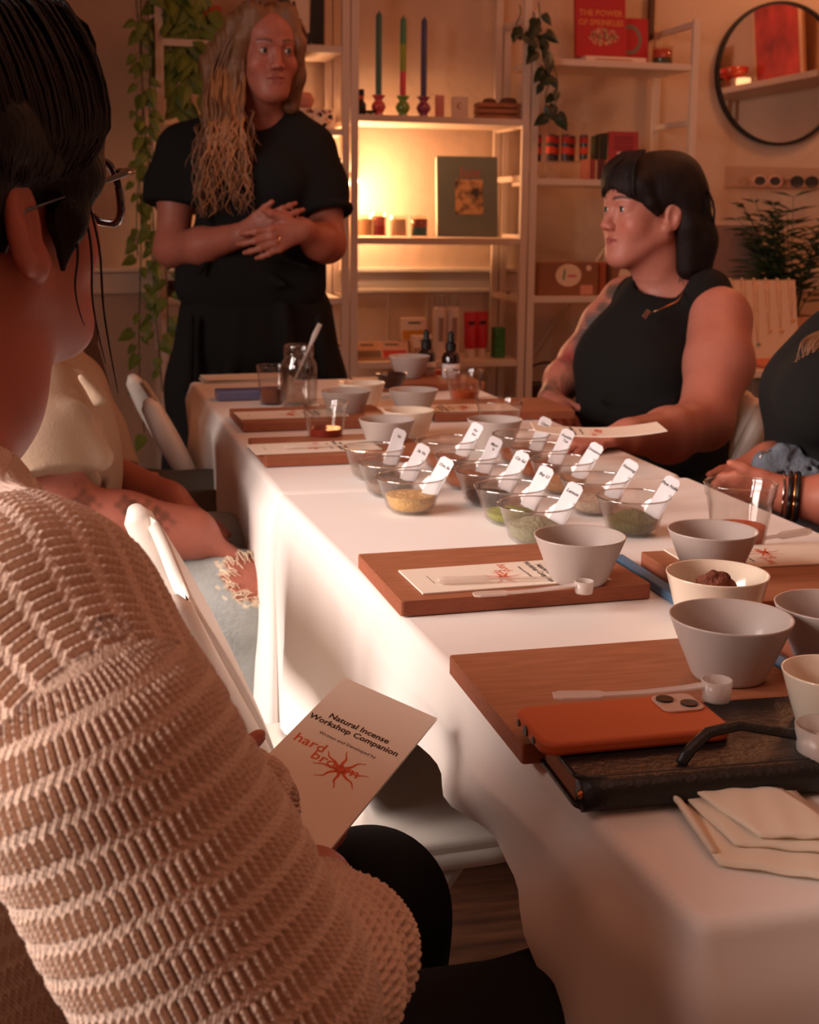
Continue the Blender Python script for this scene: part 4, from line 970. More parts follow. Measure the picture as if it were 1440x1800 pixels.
MB().box((0, 0, .28), (.018, .46, .56)).build('frame', simple('pale_frame', (206, 170, 140)), t, bevel=.003); MB().box((-.010, 0, .28), (.003, .40, .50)).build('print', mat('abstract_print', (176, 60, 52), .6, noise=.5, nscale=7), t)
t = MB().cyl((0, 0, 0), .035, .04, 24).build('tealight', emit_mat('tealight_glow', (1, .6, .3), 2.2), None, smooth=2); t.location = (XR-.19, 3.92, zs+.0152); tag(t, 'glowing tealight on the right wall shelf', 'candle')
# acrylic ledge with sunglasses on the back wall
xl0 = oy(1282, 320, YW-.04).x
t = thing('acrylic_ledge', 'clear acrylic wall ledge holding sunglasses below the mirror', 'ledge', (xl0+.35, YW-.001, oy(1300, 330, YW-.06).z), 0)
MB().box((0, -.045, .002), (.70, .09, .004)).build('ledge_plate', ma, t); MB().box((0, -.002, .045), (.70, .004, .09)).build('back_plate', ma, t); MB().box((0, -.089, .008), (.70, .003, .016)).build('front_lip', ma, t)
def shades(px, label, c, fr):
    x = oy(px, 320, YW-.05).x
    t = thing('sunglasses', label, 'sunglasses', (x, YW-.05, oy(1300, 330, YW-.06).z+.0045), 0, 'sunglasses on the wall ledge')
    for s_ in (-1, 1):
        q = MB(); n = 20; q.add([Vector((s_*.035+.028*math.cos(6.2832*i/n), -.02, .024+.021*math.sin(6.2832*i/n))) for i in range(n)], [tuple(range(n))]); q.build('lens', c, t, solid=.002)
        MB().tube([(s_*.035+.029*math.cos(6.2832*i/n), -.02, .024+.022*math.sin(6.2832*i/n)) for i in range(n+1)], .003, 8).build('rim', fr, t, smooth=True)
        MB().tube([(s_*.066, -.02, .030), (s_*.066, .02, .030), (s_*.062, .04, .008)], .002, 6).build('temple', fr, t, smooth=True)
    MB().tube([(-.007, -.02, .028), (.007, -.02, .028)], .002, 6).build('bridge', fr, t)
dl = mat('dark_lens', (30, 24, 22), .08, coat=1)
shades(1345, 'sunglasses with pale pink frame on the acrylic ledge', dl, simple('pink_frame', (226, 170, 150), rough=.3)); shades(1410, 'dark sunglasses on the acrylic ledge behind the palm', dl, m_black)
# sideboard with jewellery display
XS0, XS1, YS0 = 2.36, XR-.02, 4.16
t = thing('sideboard', 'low white sideboard along the back wall at the right', 'sideboard', ((XS0+XS1)/2, (YS0+4.92)/2, 0))
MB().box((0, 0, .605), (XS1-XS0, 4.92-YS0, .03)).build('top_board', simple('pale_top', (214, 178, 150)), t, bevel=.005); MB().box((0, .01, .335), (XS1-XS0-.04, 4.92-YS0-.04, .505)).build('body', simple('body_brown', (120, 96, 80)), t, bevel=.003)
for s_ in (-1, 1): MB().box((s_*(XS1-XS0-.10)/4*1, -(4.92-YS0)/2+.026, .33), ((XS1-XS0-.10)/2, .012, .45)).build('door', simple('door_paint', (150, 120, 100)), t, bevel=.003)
for (sx, sy) in ((-1, -1), (1, -1), (-1, 1), (1, 1)): MB().box((sx*(XS1-XS0-.1)/2, sy*(.33), .04), (.04, .04, .08)).build('leg', m_black, t)
ZS = .620
yj = 4.40; xa = oy(1262, 600, yj).x; xb = oy(1405, 600, yj).x
t = thing('necklace_stand', 'cream necklace display board on the sideboard', 'display stand', ((xa+xb)/2, yj, ZS), 0, None, rot=(R(-12), 0, R(-2)))
jh = .315; jw = xb-xa
MB().box((0, 0, jh/2), (jw, .012, jh)).build('board', simple('linen_board', (214, 172, 138), rough=.9), t, bevel=.002)
MB().box((0, .06, .004), (jw, .13, .008)).build('foot', simple('linen_board', (214, 172, 138)), t)
for i in range(7): MB().tube([(-jw/2+.025+i*(jw-.05)/6, -.008, jh), (-jw/2+.025+i*(jw-.05)/6, .0, jh+.006), (-jw/2+.025+i*(jw-.05)/6, .007, jh)], .004, 6).build('notch_bead', simple('linen_board', (214, 172, 138)), t, smooth=True)
m_gold = mat('gold', (226, 160, 96), .25, metal=1)
JM = Matrix.Rotation(R(-2), 4, 'Z')@Matrix.Rotation(R(-12), 4, 'X')
for i in range(7):
    x = -jw/2+.025+i*(jw-.05)/6; l = (.20, .17, .235, .24, .19, .19, .15)[i]
    pts = [(x-.008, -.0085, jh-.004)]+[(x-.008*math.cos(a)*1.0, -.0085, jh-.004-l+.0+.012*(1-math.sin(a))) for a in [R(k*30) for k in range(0, 7)]]+[(x+.008, -.0085, jh-.004)]
    o = thing('necklace', ['leftmost', 'second from left', 'third from left', 'middle, green-pendant', 'fifth', 'sixth', 'rightmost'][i]+' fine gold necklace on the cream display board', 'necklace', t.location, 0, 'necklaces on the display board', rot=(R(-12), 0, R(-2)))
    MB().tube([(x-.008, -.0085, jh-.002), (x-.006, -.0085, jh-l*.6), (x, -.0085, jh-l), (x+.006, -.0085, jh-l*.6), (x+.008, -.0085, jh-.002)], .0009, 5).build('chain', m_gold, o, smooth=True)
    MB().lathe([(.0001, -.007), (.006, -.003), (.006, .003), (.0001, .007)], c=(x, -.012, jh-l-.008), seg=12).build('pendant', m_gold if i != 3 else simple('jade', (80, 130, 100), rough=.2), o, smooth=True)
t = thing('trinket_tray', 'round orange tray of small jewellery in front of the necklace display', 'tray', (oy(1368, 615, 4.24).x, 4.25, ZS))
MB().lathe([(.0001, 0), (.075, 0), (.09, .022), (.087, .022), (.073, .004), (.0001, .004)], seg=36).build('tray_dish', simple('terracotta_dish', (206, 110, 74), rough=.3), t, smooth=True)
for i in range(7):
    a = i*.9; MB().tube([(.03*math.cos(a)+.008*math.cos(b), .03*math.sin(a)+.008*math.sin(b), .007) for b in [6.2832*k/12 for k in range(13)]], .0016, 6).build('ring', m_gold, t, smooth=True)
# tilted table mirror / white panel behind
t = thing('table_mirror', 'rounded mauve-grey panel mirror standing behind the necklace display', 'mirror', (oy(1300, 430, 4.70).x, 4.70, ZS), 0, None, rot=(R(-5), 0, R(-2)))
hm = oy(1300, 392, 4.70).z-ZS
MB().prism(rrect(.235, hm, .03, 6, 0, hm/2), -.006, .006, frame((0, 0, 0), (1, 0, 0), (0, 0, 1))).build('mirror_frame', simple('pale_edge', (220, 180, 156)), t, bevel=.001)
MB().prism(rrect(.222, hm-.014, .026, 6, 0, hm/2), .0062, .0075, frame((0, 0, 0), (1, 0, 0), (0, 0, 1))).build('mirror_glass', mat('dull_mirror', (150, 112, 98), .35), t)
# --- palm in a pot
m_palm = mat('palm_green', (52, 66, 36), .45); m_pot = mat('pale_pot', (206, 150, 118), .6)
pxl = oy(1420, 560, 4.45)
t = thing('potted_palm', 'bushy dark green palm in a pale pot at the right edge', 'potted plant', (pxl.x+.02, 4.62, ZS))
MB().lathe([(.0001, 0), (.075, 0), (.095, .16), (.09, .16), (.08, .14), (.0001, .14)], seg=32).build('pot', m_pot, t, smooth=True)
rr = random.Random(11); lf = MB(); st = MB()
for s_ in range(34):
    a = rr.uniform(0, 6.28) if s_ % 3 else rr.uniform(2.6, 3.7); lean = rr.uniform(.05, .36); h = rr.uniform(.22, .52)
    base = Vector((.03*math.cos(a), .03*math.sin(a), .13)); d = Vector((math.cos(a), math.sin(a)*.6, 0))
    pts = [base+d*lean*(q**1.6)*.62+Vector((0, 0, h*q-.12*lean*q*q)) for q in [k/9 for k in range(10)]]
    st.tube(pts, [.003*(1-.6*k/9) for k in range(10)], 5)
    for k in range(3, 10):
        for sd in (-1, 1):
            p = pts[k]; tng = (pts[k]-pts[k-1]).normalized(); sdv = tng.cross(Vector((0, 0, 1))).normalized()*sd
            dr = (sdv*.9+tng*.7+Vector((0, 0, -.25+rr.uniform(-.1, .1)))).normalized(); L = rr.uniform(.09, .15)*(1.05-.045*(k-3))
            wv = dr.cross(Vector((0, 0, 1))).normalized()*.010
            q0 = p; q1 = p+dr*L*.4+wv; q2 = p+dr*L+Vector((0, 0, -.02)); q3 = p+dr*L*.4-wv
            lf.add([q0, q1, q2, q3], [(0, 1, 2, 3)])
st.build('stems', m_palm, t, smooth=True)['kind'] = 'stuff'; lf.build('fronds', m_palm, t, solid=.0006)['kind'] = 'stuff'
# --- trailing vines
m_leaf = mat('vine_green', (104, 120, 44), .45, noise=.3, nscale=14); m_stem = simple('vine_stem', (70, 70, 34), rough=.6)
m_leafd = mat('dark_leaf', (34, 46, 24), .4, noise=.2, nscale=10)
def leaf(mb, p, d, up_, s, heart=True):
    d = d.normalized(); x = d.cross(up_).normalized(); n = x.cross(d)
    out = [(0, 0), (.28, -.10), (.5, .12), (.46, .42), (.28, .72), (0, 1.05), (-.28, .72), (-.46, .42), (-.5, .12), (-.28, -.10)]
    vs = [p+x*(a*s*.72)+d*(b*s)-n*(abs(a)*s*.18) for (a, b) in out]+[p+d*s*.45+n*s*.06]
    mb.add(vs, [(i, (i+1) % 10, 10) for i in range(10)])
def vine(label, tops, mleaf, size, name='hanging_vine', pot=None, seedn=2, dens=1.0):
    rr = random.Random(seedn)
    t = thing(name, label, 'plant', tops[0][0], 0)
    sm = MB(); lm = MB()
    for (p0, length, sway, tilt) in tops:
        n = max(6, int(length/.03)); pts = []
        ph = rr.uniform(0, 6)
        for k in range(n+1):
            q = k/n; pts.append(Vector(p0)+Vector((sway*math.sin(q*5+ph)*q+tilt*q, .012*math.sin(q*9+ph), -length*q)))
        sm.tube(pts, .0022, 5)
        k = 0
        for k in range(1, n+1):
            if rr.random() > dens: continue
            a = rr.uniform(0, 6.28); d = Vector((math.cos(a), -abs(math.sin(a))*.5, rr.uniform(-.9, .1)))
            off = d*rr.uniform(.01, .03)
            sm.tube([pts[k], pts[k]+off], .001, 4)
            leaf(lm, pts[k]+off, Vector((d.x*.6, d.y*.4, -.8+rr.uniform(-.2, .5))), Vector((rr.uniform(-.5, .5), -1, .3)), size*rr.uniform(.6, 1.15))
    sm.build('stems', m_stem, t, smooth=True, world=True); o = lm.build('leaves', mleaf, t, smooth=False, solid=.0006, world=True); o['kind'] = 'stuff'
    return t
def vp(px, py, y=4.52): v = oy(px, py, y); return (v.x, v.y, v.z)
vine('long pothos vine hanging down the left side of the shelving', [(vp(246, -60), 1.05, .02, .015), (vp(258, -60), 1.42, .018, .012), (vp(236, -60), .95, .03, .02), (vp(240, 180), 1.12, .02, .01), (vp(264, 200), .80, .015, .05)], m_leaf, .052, seedn=5, dens=.62)
tp = vine('bushy pothos behind the standing woman\'s hair at the upper left', [(vp(x, -60+6*i, 4.62), L, .03, tl) for i, (x, L, tl) in enumerate(((295, .42, .0), (312, .46, .01), (330, .30, .02), (345, .28, .03), (300, .26, -.02), (322, .56, .02), (352, .22, .05), (285, .20, 0), (338, .42, .02), (310, .24, .0), (326, .2, 0), (366, .30, .01)))], m_leaf, .080, name='hanging_pothos', seedn=9, dens=1)
o = MB().lathe([(.0001, 0), (.055, 0), (.075, .13), (.07, .13), (.05, .01), (.0001, .01)], seg=28).build('terracotta_pot', mat('terracotta', (176, 84, 56), .8), None, smooth=True); o.location = (vp(352, 50, 4.74)[0], 4.74, 1.746); tag(o, 'terracotta pot behind the bushy pothos on the upper left shelf', 'pot')
vine('dark hoya vine hanging from above between the candle shelf and the red books', [(vp(916, 8), .10, .01, -.01), (vp(945, 4), .38, .03, .085), (vp(940, 20), .12, .01, .03), (vp(962, 100), .20, .02, .02)], m_leafd, .060, name='hanging_hoya', seedn=13, dens=.62)
# cable down the wall below the lamp
o = MB().tube([vp(592, 455, 4.94), vp(596, 500, 4.95), vp(590, 560, 4.95), vp(598, 620, 4.95), vp(600, 700, 4.95)], .004, 6).build('cable', m_black, None, smooth=True); tag(o, 'black lamp cable hanging down the wall behind the shelf post', 'cable')
# ================================================================== SCULPTING (smooth distance fields -> meshes)
V3 = lambda *a: np.array(a if len(a) > 1 else a[0], float)
def nrm(v): v = np.array(v, float); return v/np.linalg.norm(v)
class Sculpt:
    def __init__(s): s.p = []
    def cone(s, a, b, ra, rb=None, k=.02, op='+'):
        a = np.array(a, float); b = np.array(b, float); rb = ra if rb is None else rb; r = max(ra, rb)
        s.p.append((op, 'c', (a, b, ra, rb), k, np.minimum(a, b)-r, np.maximum(a, b)+r)); return s
    def chain(s, pts, rs, k=.02, op='+'):
        for i in range(len(pts)-1): s.cone(pts[i], pts[i+1], rs[i], rs[i+1], k, op)
        return s
    def ell(s, c, r, Rm=None, k=.02, op='+'):
        c = np.array(c, float); r = np.array(r, float); m = r.max(); s.p.append((op, 'e', (c, r, Rm), k, c-m, c+m)); return s
    def cut(s, c, n, rad):
        c = np.array(c, float); s.p.append(('x', 'p', (c, nrm(n), rad), 0, c-rad, c+rad)); return s
    @staticmethod
    def dist(kind, q, P):
        if kind == 'c':
            a, b, ra, rb = q; ba = b-a; l2 = ba@ba+1e-12; t = np.clip(((P-a)@ba)/l2, 0, 1)
            return np.sqrt((((P-a)-t[..., None]*ba)**2).sum(-1))-(ra+(rb-ra)*t)
        if kind == 'e':
            c, r, Rm = q; X = P-c
            if Rm is not None: X = X@Rm
            k0 = np.sqrt(((X/r)**2).sum(-1)); k1 = np.sqrt(((X/(r*r))**2).sum(-1))+1e-9
            return k0*(k0-1)/k1
        c, n, rad = q
        return (P-c)@n
    def field(s, lo, hi, h):
        lo = np.array(lo, float); hi = np.array(hi, float); n = np.ceil((hi-lo)/h).astype(int)+1
        D = np.full(n, 9.0, np.float32)
        ax = [lo[i]+h*np.arange(n[i]) for i in range(3)]
        for (op, kind, q, k, a, b) in s.p:
            m = k+.012
            i0 = np.maximum(0, np.floor((a-m-lo)/h).astype(int)); i1 = np.minimum(n, np.ceil((b+m-lo)/h).astype(int)+1)
            if (i1 <= i0).any(): continue
            sl = tuple(slice(i0[i], i1[i]) for i in range(3))
            G = np.stack(np.meshgrid(*[ax[i][sl[i]] for i in range(3)], indexing='ij'), -1)
            d = s.dist(kind, q, G).astype(np.float32); A = D[sl]
            if op == '+':
                hh = np.clip(.5+.5*(A-d)/max(k, 1e-5), 0, 1); D[sl] = A*(1-hh)+d*hh-k*hh*(1-hh)
            elif op == '-':
                d = -d; hh = np.clip(.5-.5*(A-d)/max(k, 1e-5), 0, 1); D[sl] = A*(1-hh)+d*hh+k*hh*(1-hh)
            else:
                c, nn, rad = q; near = ((G-c)**2).sum(-1) < rad*rad
                D[sl] = np.where(near, np.maximum(A, d), A)
        return D, lo
    def mesh(s, boxes):
        VV = []; FF = []; off = 0
        for (lo, hi, h) in boxes:
            D, o = s.field(lo, hi, h); v, f = snet(D, o, h)
            VV.append(v); FF.append(f+off); off += len(v)
        return np.concatenate(VV), np.concatenate(FF)
    def bounds(s, pad=.03):
        P = [p for p in s.p if p[0] == '+']
        return np.min([p[4] for p in P], 0)-pad, np.max([p[5] for p in P], 0)+pad
def snet(D, o, h):
    S = D < 0
    c = [S[i:S.shape[0]-1+i, j:S.shape[1]-1+j, k:S.shape[2]-1+k] for i in (0, 1) for j in (0, 1) for k in (0, 1)]
    al = c[0].copy(); an = c[0].copy()
    for x in c[1:]: al &= x; an |= x
    mix = an & ~al; idx = np.argwhere(mix); n = len(idx)
    ID = np.full(mix.shape, -1, np.int64); ID[mix] = np.arange(n)
    acc = np.zeros((n, 3)); cnt = np.zeros(n)
    cor = [(i, j, k) for i in (0, 1) for j in (0, 1) for k in (0, 1)]
    dv = [D[idx[:, 0]+i, idx[:, 1]+j, idx[:, 2]+k] for (i, j, k) in cor]
    for a in range(8):
        for b in range(a+1, 8):
            df = np.array(cor[b])-np.array(cor[a])
            if abs(df).sum() != 1: continue
            m = (dv[a] < 0) != (dv[b] < 0); t = dv[a][m]/(dv[a][m]-dv[b][m])
            acc[m] += np.array(cor[a])+t[:, None]*df; cnt[m] += 1
    V = (idx+acc/cnt[:, None])*h+o
    F = []
    for ax in range(3):
        sl0 = [slice(None)]*3; sl1 = [slice(None)]*3; sl0[ax] = slice(0, -1); sl1[ax] = slice(1, None)
        A = S[tuple(sl0)]; B = S[tuple(sl1)]
        u, v = [(1, 2), (2, 0), (0, 1)][ax]
        E = np.argwhere(A != B)
        E = E[(E[:, u] > 0) & (E[:, v] > 0) & (E[:, u] < ID.shape[u]) & (E[:, v] < ID.shape[v])]
        if not len(E): continue
        def at(du, dv_):
            q = E.copy(); q[:, u] -= du; q[:, v] -= dv_; return ID[q[:, 0], q[:, 1], q[:, 2]]
        q = np.stack([at(1, 1), at(0, 1), at(0, 0), at(1, 0)], 1)
        flip = ~A[E[:, 0], E[:, 1], E[:, 2]]
        q[flip] = q[flip][:, ::-1]; F.append(q)
    F = np.concatenate(F); F = F[(F >= 0).all(1)]
    return V, F
def quadsplit(V, F):
    n = len(V); e = np.concatenate([np.sort(F[:, [k, (k+1) % 4]], 1) for k in range(4)]); key = e[:, 0]*n+e[:, 1]
    uq, inv = np.unique(key, return_inverse=True); mid = (V[uq//n]+V[uq % n])/2; fc = V[F].mean(1); m = len(F)
    E = [n+inv[k*m:(k+1)*m] for k in range(4)]; c = n+len(uq)+np.arange(m)
    NF = np.concatenate([np.stack([F[:, k], E[k], c, E[k-1]], 1) for k in range(4)])
    return np.concatenate([V, mid, fc]), NF
def vnormals(V, F):
    n = np.cross(V[F[:, 2]]-V[F[:, 0]], V[F[:, 3]]-V[F[:, 1]]); N = np.zeros_like(V)
    for k in range(4): np.add.at(N, F[:, k], n)
    return N/(np.linalg.norm(N, axis=1, keepdims=True)+1e-12)
def npmesh(name, V, F, mats, parent=None, col=None, vec=None):
    me = bpy.data.meshes.new(name)
    Vw = V
    if parent is not None:
        iv = np.array(parent.matrix_basis.inverted()); Vw = V@iv[:3, :3].T+iv[:3, 3]
    me.vertices.add(len(Vw)); me.vertices.foreach_set('co', Vw.astype(np.float32).ravel())
    me.loops.add(F.size); me.loops.foreach_set('vertex_index', F.astype(np.int32).ravel())
    me.polygons.add(len(F)); me.polygons.foreach_set('loop_start', (np.arange(len(F))*4).astype(np.int32)); me.polygons.foreach_set('loop_total', np.full(len(F), 4, np.int32))
    me.update(calc_edges=True); me.validate()
    for m in (mats if isinstance(mats, (list, tuple)) else [mats]): me.materials.append(m)
    if col is not None:
        a = me.color_attributes.new('Col', 'FLOAT_COLOR', 'POINT'); a.data.foreach_set('color', np.concatenate([col, np.ones((len(col), 1))], 1).astype(np.float32).ravel())
    if vec is not None:
        a = me.attributes.new('knit', 'FLOAT_VECTOR', 'POINT'); a.data.foreach_set('vector', vec.astype(np.float32).ravel())
    me.shade_smooth()
    o = bpy.data.objects.new(name, me); COL.objects.link(o)
    if parent is not None: o.parent = parent
    return o
def P(px, py, d): return np.array(od(px, py, d))
def skin_mat(name): return mat(name, (200, 140, 120), .5, attr='Col', sss=.12, noise=.05, nscale=60, bump=.06, bscale=300)
LIN = lambda c: np.array(lin(c))

class Head:
    """face frame: x = person's right, y = face direction, z = up; origin between the eyes"""
    def __init__(s, o, face, up_=(0, 0, 1), sc=1.0):
        y = nrm(face); z = nrm(np.array(up_, float)-y*(y@np.array(up_, float))); x = np.cross(y, z)
        s.o = np.array(o, float); s.R = np.stack([x, y, z], 1); s.sc = sc
    def w(s, p): return s.o+s.R@(np.array(p, float)*s.sc)
    def loc(s, Pw): return ((Pw-s.o)@s.R)/s.sc
    def add(s, S, neck=True, earsc=1.0, lips=1.0, jaw=1.0):
        w, c, Rm = s.w, s.sc, s.R
        E = lambda p, r, k=.02, op='+': S.ell(w(p), np.array(r)*c, Rm, k*c, op)
        C = lambda a, b, ra, rb, k=.02, op='+': S.cone(w(a), w(b), ra*c, rb*c, k*c, op)
        E((0, -.022, .035), (.074, .092, .082)); E((0, .040, .030), (.056, .045, .056), .03); E((0, .030, -.035), (.058*jaw, .052, .060), .03)
        for s_ in (-1, 1):
            C((s_*.050*jaw, -.012, -.048), (s_*.020, .056, -.100), .022, .019, .03)
            E((s_*.040, .052, -.034), (.022, .022, .024), .022)
            C((s_*.040, .066, .019), (s_*.014, .081, .019), .009, .009, .014)
        E((0, .066, -.103), (.021, .018, .016), .02); E((0, .058, -.066), (.038, .021, .028), .02); S.cone(w((0, .035, -.088)), w((0, -.03, -.110)), .032*c, .045*c, .03)
        for s_ in (-1, 1): E((s_*.031, .0945, -.001), (.018, .0175, .0125), .012, '-')
        for s_ in (-1, 1):
            E((s_*.031, .0685, 0), (.0165, .0125, .0135), .006)
            S.chain([w((s_*.048, .0635, .000)), w((s_*.040, .0755, .0062)), w((s_*.030, .0805, .0078)), w((s_*.019, .0765, .0035))], [.0022*c, .0027*c, .0028*c, .002*c], .004*c)
            S.chain([w((s_*.047, .0635, -.002)), w((s_*.038, .0745, -.0072)), w((s_*.028, .0775, -.0075)), w((s_*.019, .0755, -.002))], [.002*c, .0022*c, .0022*c, .002*c], .004*c)
            E((s_*.031, .0845, -.0002), (.0135, .0085, .0054), .002, '-')
        C((0, .078, .006), (0, .099, -.034), .0075, .0098, .014)
        for s_ in (-1, 1): E((s_*.0115, .090, -.038), (.0075, .011, .0075), .007)
        for s_ in (-1, 1): E((s_*.0065, .096, -.0465), (.0035, .005, .003), .003, '-')
        S.chain([w((-.026, .0700, -.0660)), w((-.010, .0795, -.0618)), w((0, .0810, -.0628)), w((.010, .0795, -.0618)), w((.026, .0700, -.0660))], [.0030*c, .0045*c*lips, .0045*c*lips, .0045*c*lips, .0030*c], .006*c)
        S.chain([w((-.022, .0715, -.0690)), w((-.008, .0785, -.0725)), w((.008, .0785, -.0725)), w((.022, .0715, -.0690))], [.003*c, .0056*c*lips, .0056*c*lips, .003*c], .007*c)
        S.chain([w((-.027, .0745, -.0668)), w((-.010, .0845, -.0668)), w((.010, .0845, -.0668)), w((.027, .0745, -.0668))], [.0012*c, .0015*c, .0015*c, .0012*c], .002*c, '-')
        for s_ in (-1, 1):
            ea = np.array([[math.cos(.35*s_), math.sin(.35*s_), 0], [-math.sin(.35*s_), math.cos(.35*s_), 0], [0, 0, 1]]).T
            Re = Rm@ea
            S.ell(w((s_*.078, -.022, -.010)), np.array((.0075, .0185, .032))*c*earsc, Re, .006*c)
            S.ell(w((s_*.0745, -.010, -.036)), np.array((.0065, .010, .011))*c*earsc, Re, .006*c)
            S.ell(w((s_*.0860, -.016, -.012)), np.array((.0080, .0095, .018))*c, Re, .004*c, '-')
            S.ell(w((s_*.0855, -.023, .004)), np.array((.004, .010, .012))*c, Re, .004*c, '-')
        if neck: C((0, -.030, -.055), (0, -.045, -.135), .050, .050, .03)
    def colour(s, V, skin, brow, lip=(150, 70, 62), blush=(186, 84, 66)):
        L = s.loc(V); col = np.tile(LIN(skin), (len(V), 1))
        def mix(m, c):
            nonlocal col; col = col*(1-m[:, None])+LIN(c)*m[:, None]
        ax = np.abs(L[:, 0])
        mix(.35*np.exp(-(((ax-.042)/.020)**2+((L[:, 2]+.036)/.018)**2))*(L[:, 1] > .02), blush)
        mix(.3*np.exp(-((L[:, 0]/.014)**2+((L[:, 2]+.036)/.012)**2))*(L[:, 1] > .07), blush)
        m = np.clip(1.6-((L[:, 0]/.028)**2+((L[:, 2]+.0672)/.0098)**2)*1.6, 0, 1)*(L[:, 1] > .060); mix(m*.75, lip)
        t = np.clip((ax-.014)/.034, 0, 1); zb = .0225+.0065*np.sin(t*2.2)-.004*t
        m = np.clip(1.8-(((L[:, 2]-zb)/(.0042-.002*t))**2)*1.2, 0, 1)*((ax > .013) & (ax < .050) & (L[:, 1] > .045)); mix(m*.85, brow)
        return col
    def eyes(s, parent, iris, gaze=(0, 1, 0)):
        mw = simple('eye_white', (164, 140, 130), rough=.12, coat=1); mi = simple('iris_%d' % iris[0], iris, rough=.2, coat=1); mp = simple('pupil', (12, 10, 10), rough=.1, coat=1)
        g = nrm(s.R@nrm(gaze)); r_ = .0122*s.sc
        zt = Vector(g); Q = zt.to_track_quat('Z', 'Y').to_matrix()
        for s_ in (-1, 1):
            c = s.w((s_*.031, .0705, 0)); mb = MB()
            th = [0.0005, 12, 30, 32]+list(range(40, 181, 14)); prof = [(max(1e-4, r_*math.sin(R(a))), r_*math.cos(R(a))) for a in th]
            mb.lathe(prof[:2], Vector(c), 18, 2, Q); mb.lathe(prof[1:3], Vector(c), 18, 1, Q); mb.lathe(prof[2:], Vector(c), 18, 0, Q)
            mb.build('eye', [mw, mi, mp], parent, smooth=True, world=True)
            lt = MB(); lt.tube([s.w((s_*.048, .0660, .001)), s.w((s_*.041, .0775, .0052)), s.w((s_*.031, .0832, .0068)), s.w((s_*.020, .0782, .0028))], [.0006*s.sc, .0013*s.sc, .0013*s.sc, .0006*s.sc], 6)
            lt.build('eyelashes', simple('lash', (24, 16, 14), rough=.7), parent, smooth=True, world=True)
def hand(S, wrist, d, n, side, sc=1.0, curl=(20, 30, 25), thumb=(.55, .8, .15), spread=.06, k=.006, tcurl=0, curls=None):
    """d: towards the fingertips, n: palm normal (curl direction), side: towards the thumb"""
    d = nrm(d); n = nrm(np.array(n)-d*(d@np.array(n))); side = nrm(np.array(side)-d*(d@np.array(side))-n*(n@np.array(side))); w = np.array(wrist, float)
    kn = [w+(d*.082+side*.027)*sc, w+(d*.087+side*.009)*sc, w+(d*.083-side*.009)*sc, w+(d*.074-side*.026)*sc]
    S.cone(w-d*.01*sc, w+d*.03*sc, .024*sc, .022*sc, .02)
    for i, q in enumerate(kn): S.cone(w+d*.018*sc+side*(.012-.008*i)*sc, q, .015*sc, .0105*sc, .012)
    L = [(.040, .024, .020), (.044, .028, .021), (.041, .026, .020), (.032, .020, .018)]
    for i, q in enumerate(kn):
        cc = curls[i] if curls else curl
        a = 0; p = q; sp = side*(spread*(1.5-i))
        for j in range(3):
            a += R(cc[j]); dd = nrm(d*math.cos(a)+n*math.sin(a)+sp*math.cos(a)); e = p+dd*L[i][j]*sc
            rr = (.0090, .0080, .0072, .0062)[j]*sc*(1 if i < 3 else .88); r2 = (.0082, .0074, .0060)[j]*sc*(1 if i < 3 else .88)
            S.cone(p, e, rr, r2, k if j else .008); p = e
    p0 = w+(d*.018+side*.018)*sc; t = nrm(side*thumb[0]+d*thumb[1]+n*thumb[2])
    p1 = p0+t*.036*sc; t2 = nrm(t+d*.35+n*tcurl); p2 = p1+t2*.032*sc; t3 = nrm(t2+n*tcurl*.8); p3 = p2+t3*.024*sc
    S.cone(p0, p1, .0155*sc, .0115*sc, .012); S.cone(p1, p2, .0108*sc, .0095*sc, k); S.cone(p2, p3, .0095*sc, .0070*sc, k)
    return [p3]
def locks(name, m, parent, paths, rng, r=.005, wave=.008, freq=9, n=26):
    """paths: list of lists of world points; each becomes one wavy tapering strand"""
    mb = MB()
    for pts in paths:
        pts = [np.array(p) for p in pts]; seg = len(pts)-1; ph = rng.uniform(0, 6.28); w_ = wave*rng.uniform(.6, 1.3); fr = freq*rng.uniform(.85, 1.2); out = []; rr = []
        for i in range(n+1):
            t = i/n*seg; j = min(int(t), seg-1); u = t-j
            p0 = pts[max(j-1, 0)]; p1 = pts[j]; p2 = pts[j+1]; p3 = pts[min(j+2, seg)]
            q = .5*((2*p1)+(-p0+p2)*u+(2*p0-5*p1+4*p2-p3)*u*u+(-p0+3*p1-3*p2+p3)*u**3)
            g = (i/n)**1.3; q = q+np.array((math.sin(i/n*fr*2+ph)*w_*g, math.cos(i/n*fr*2+ph*1.3)*w_*.6*g, 0)); out.append(q)
            rr.append(r*(1-.75*(i/n)**3)*rng.uniform(.95, 1.05))
        mb.tube(out, [(x, x*.7) for x in rr], 6)
    return mb.build(name, m, parent, smooth=True, world=True)
# ================================================================== PEOPLE
m_blackcloth = mat('black_jersey', (25, 24, 23), .95, bump=.12, bscale=260, spec=.25)
Z = np.array((0, 0, 1.0))
def grp(label, cat, base): return thing('person', label, cat, tuple(base))
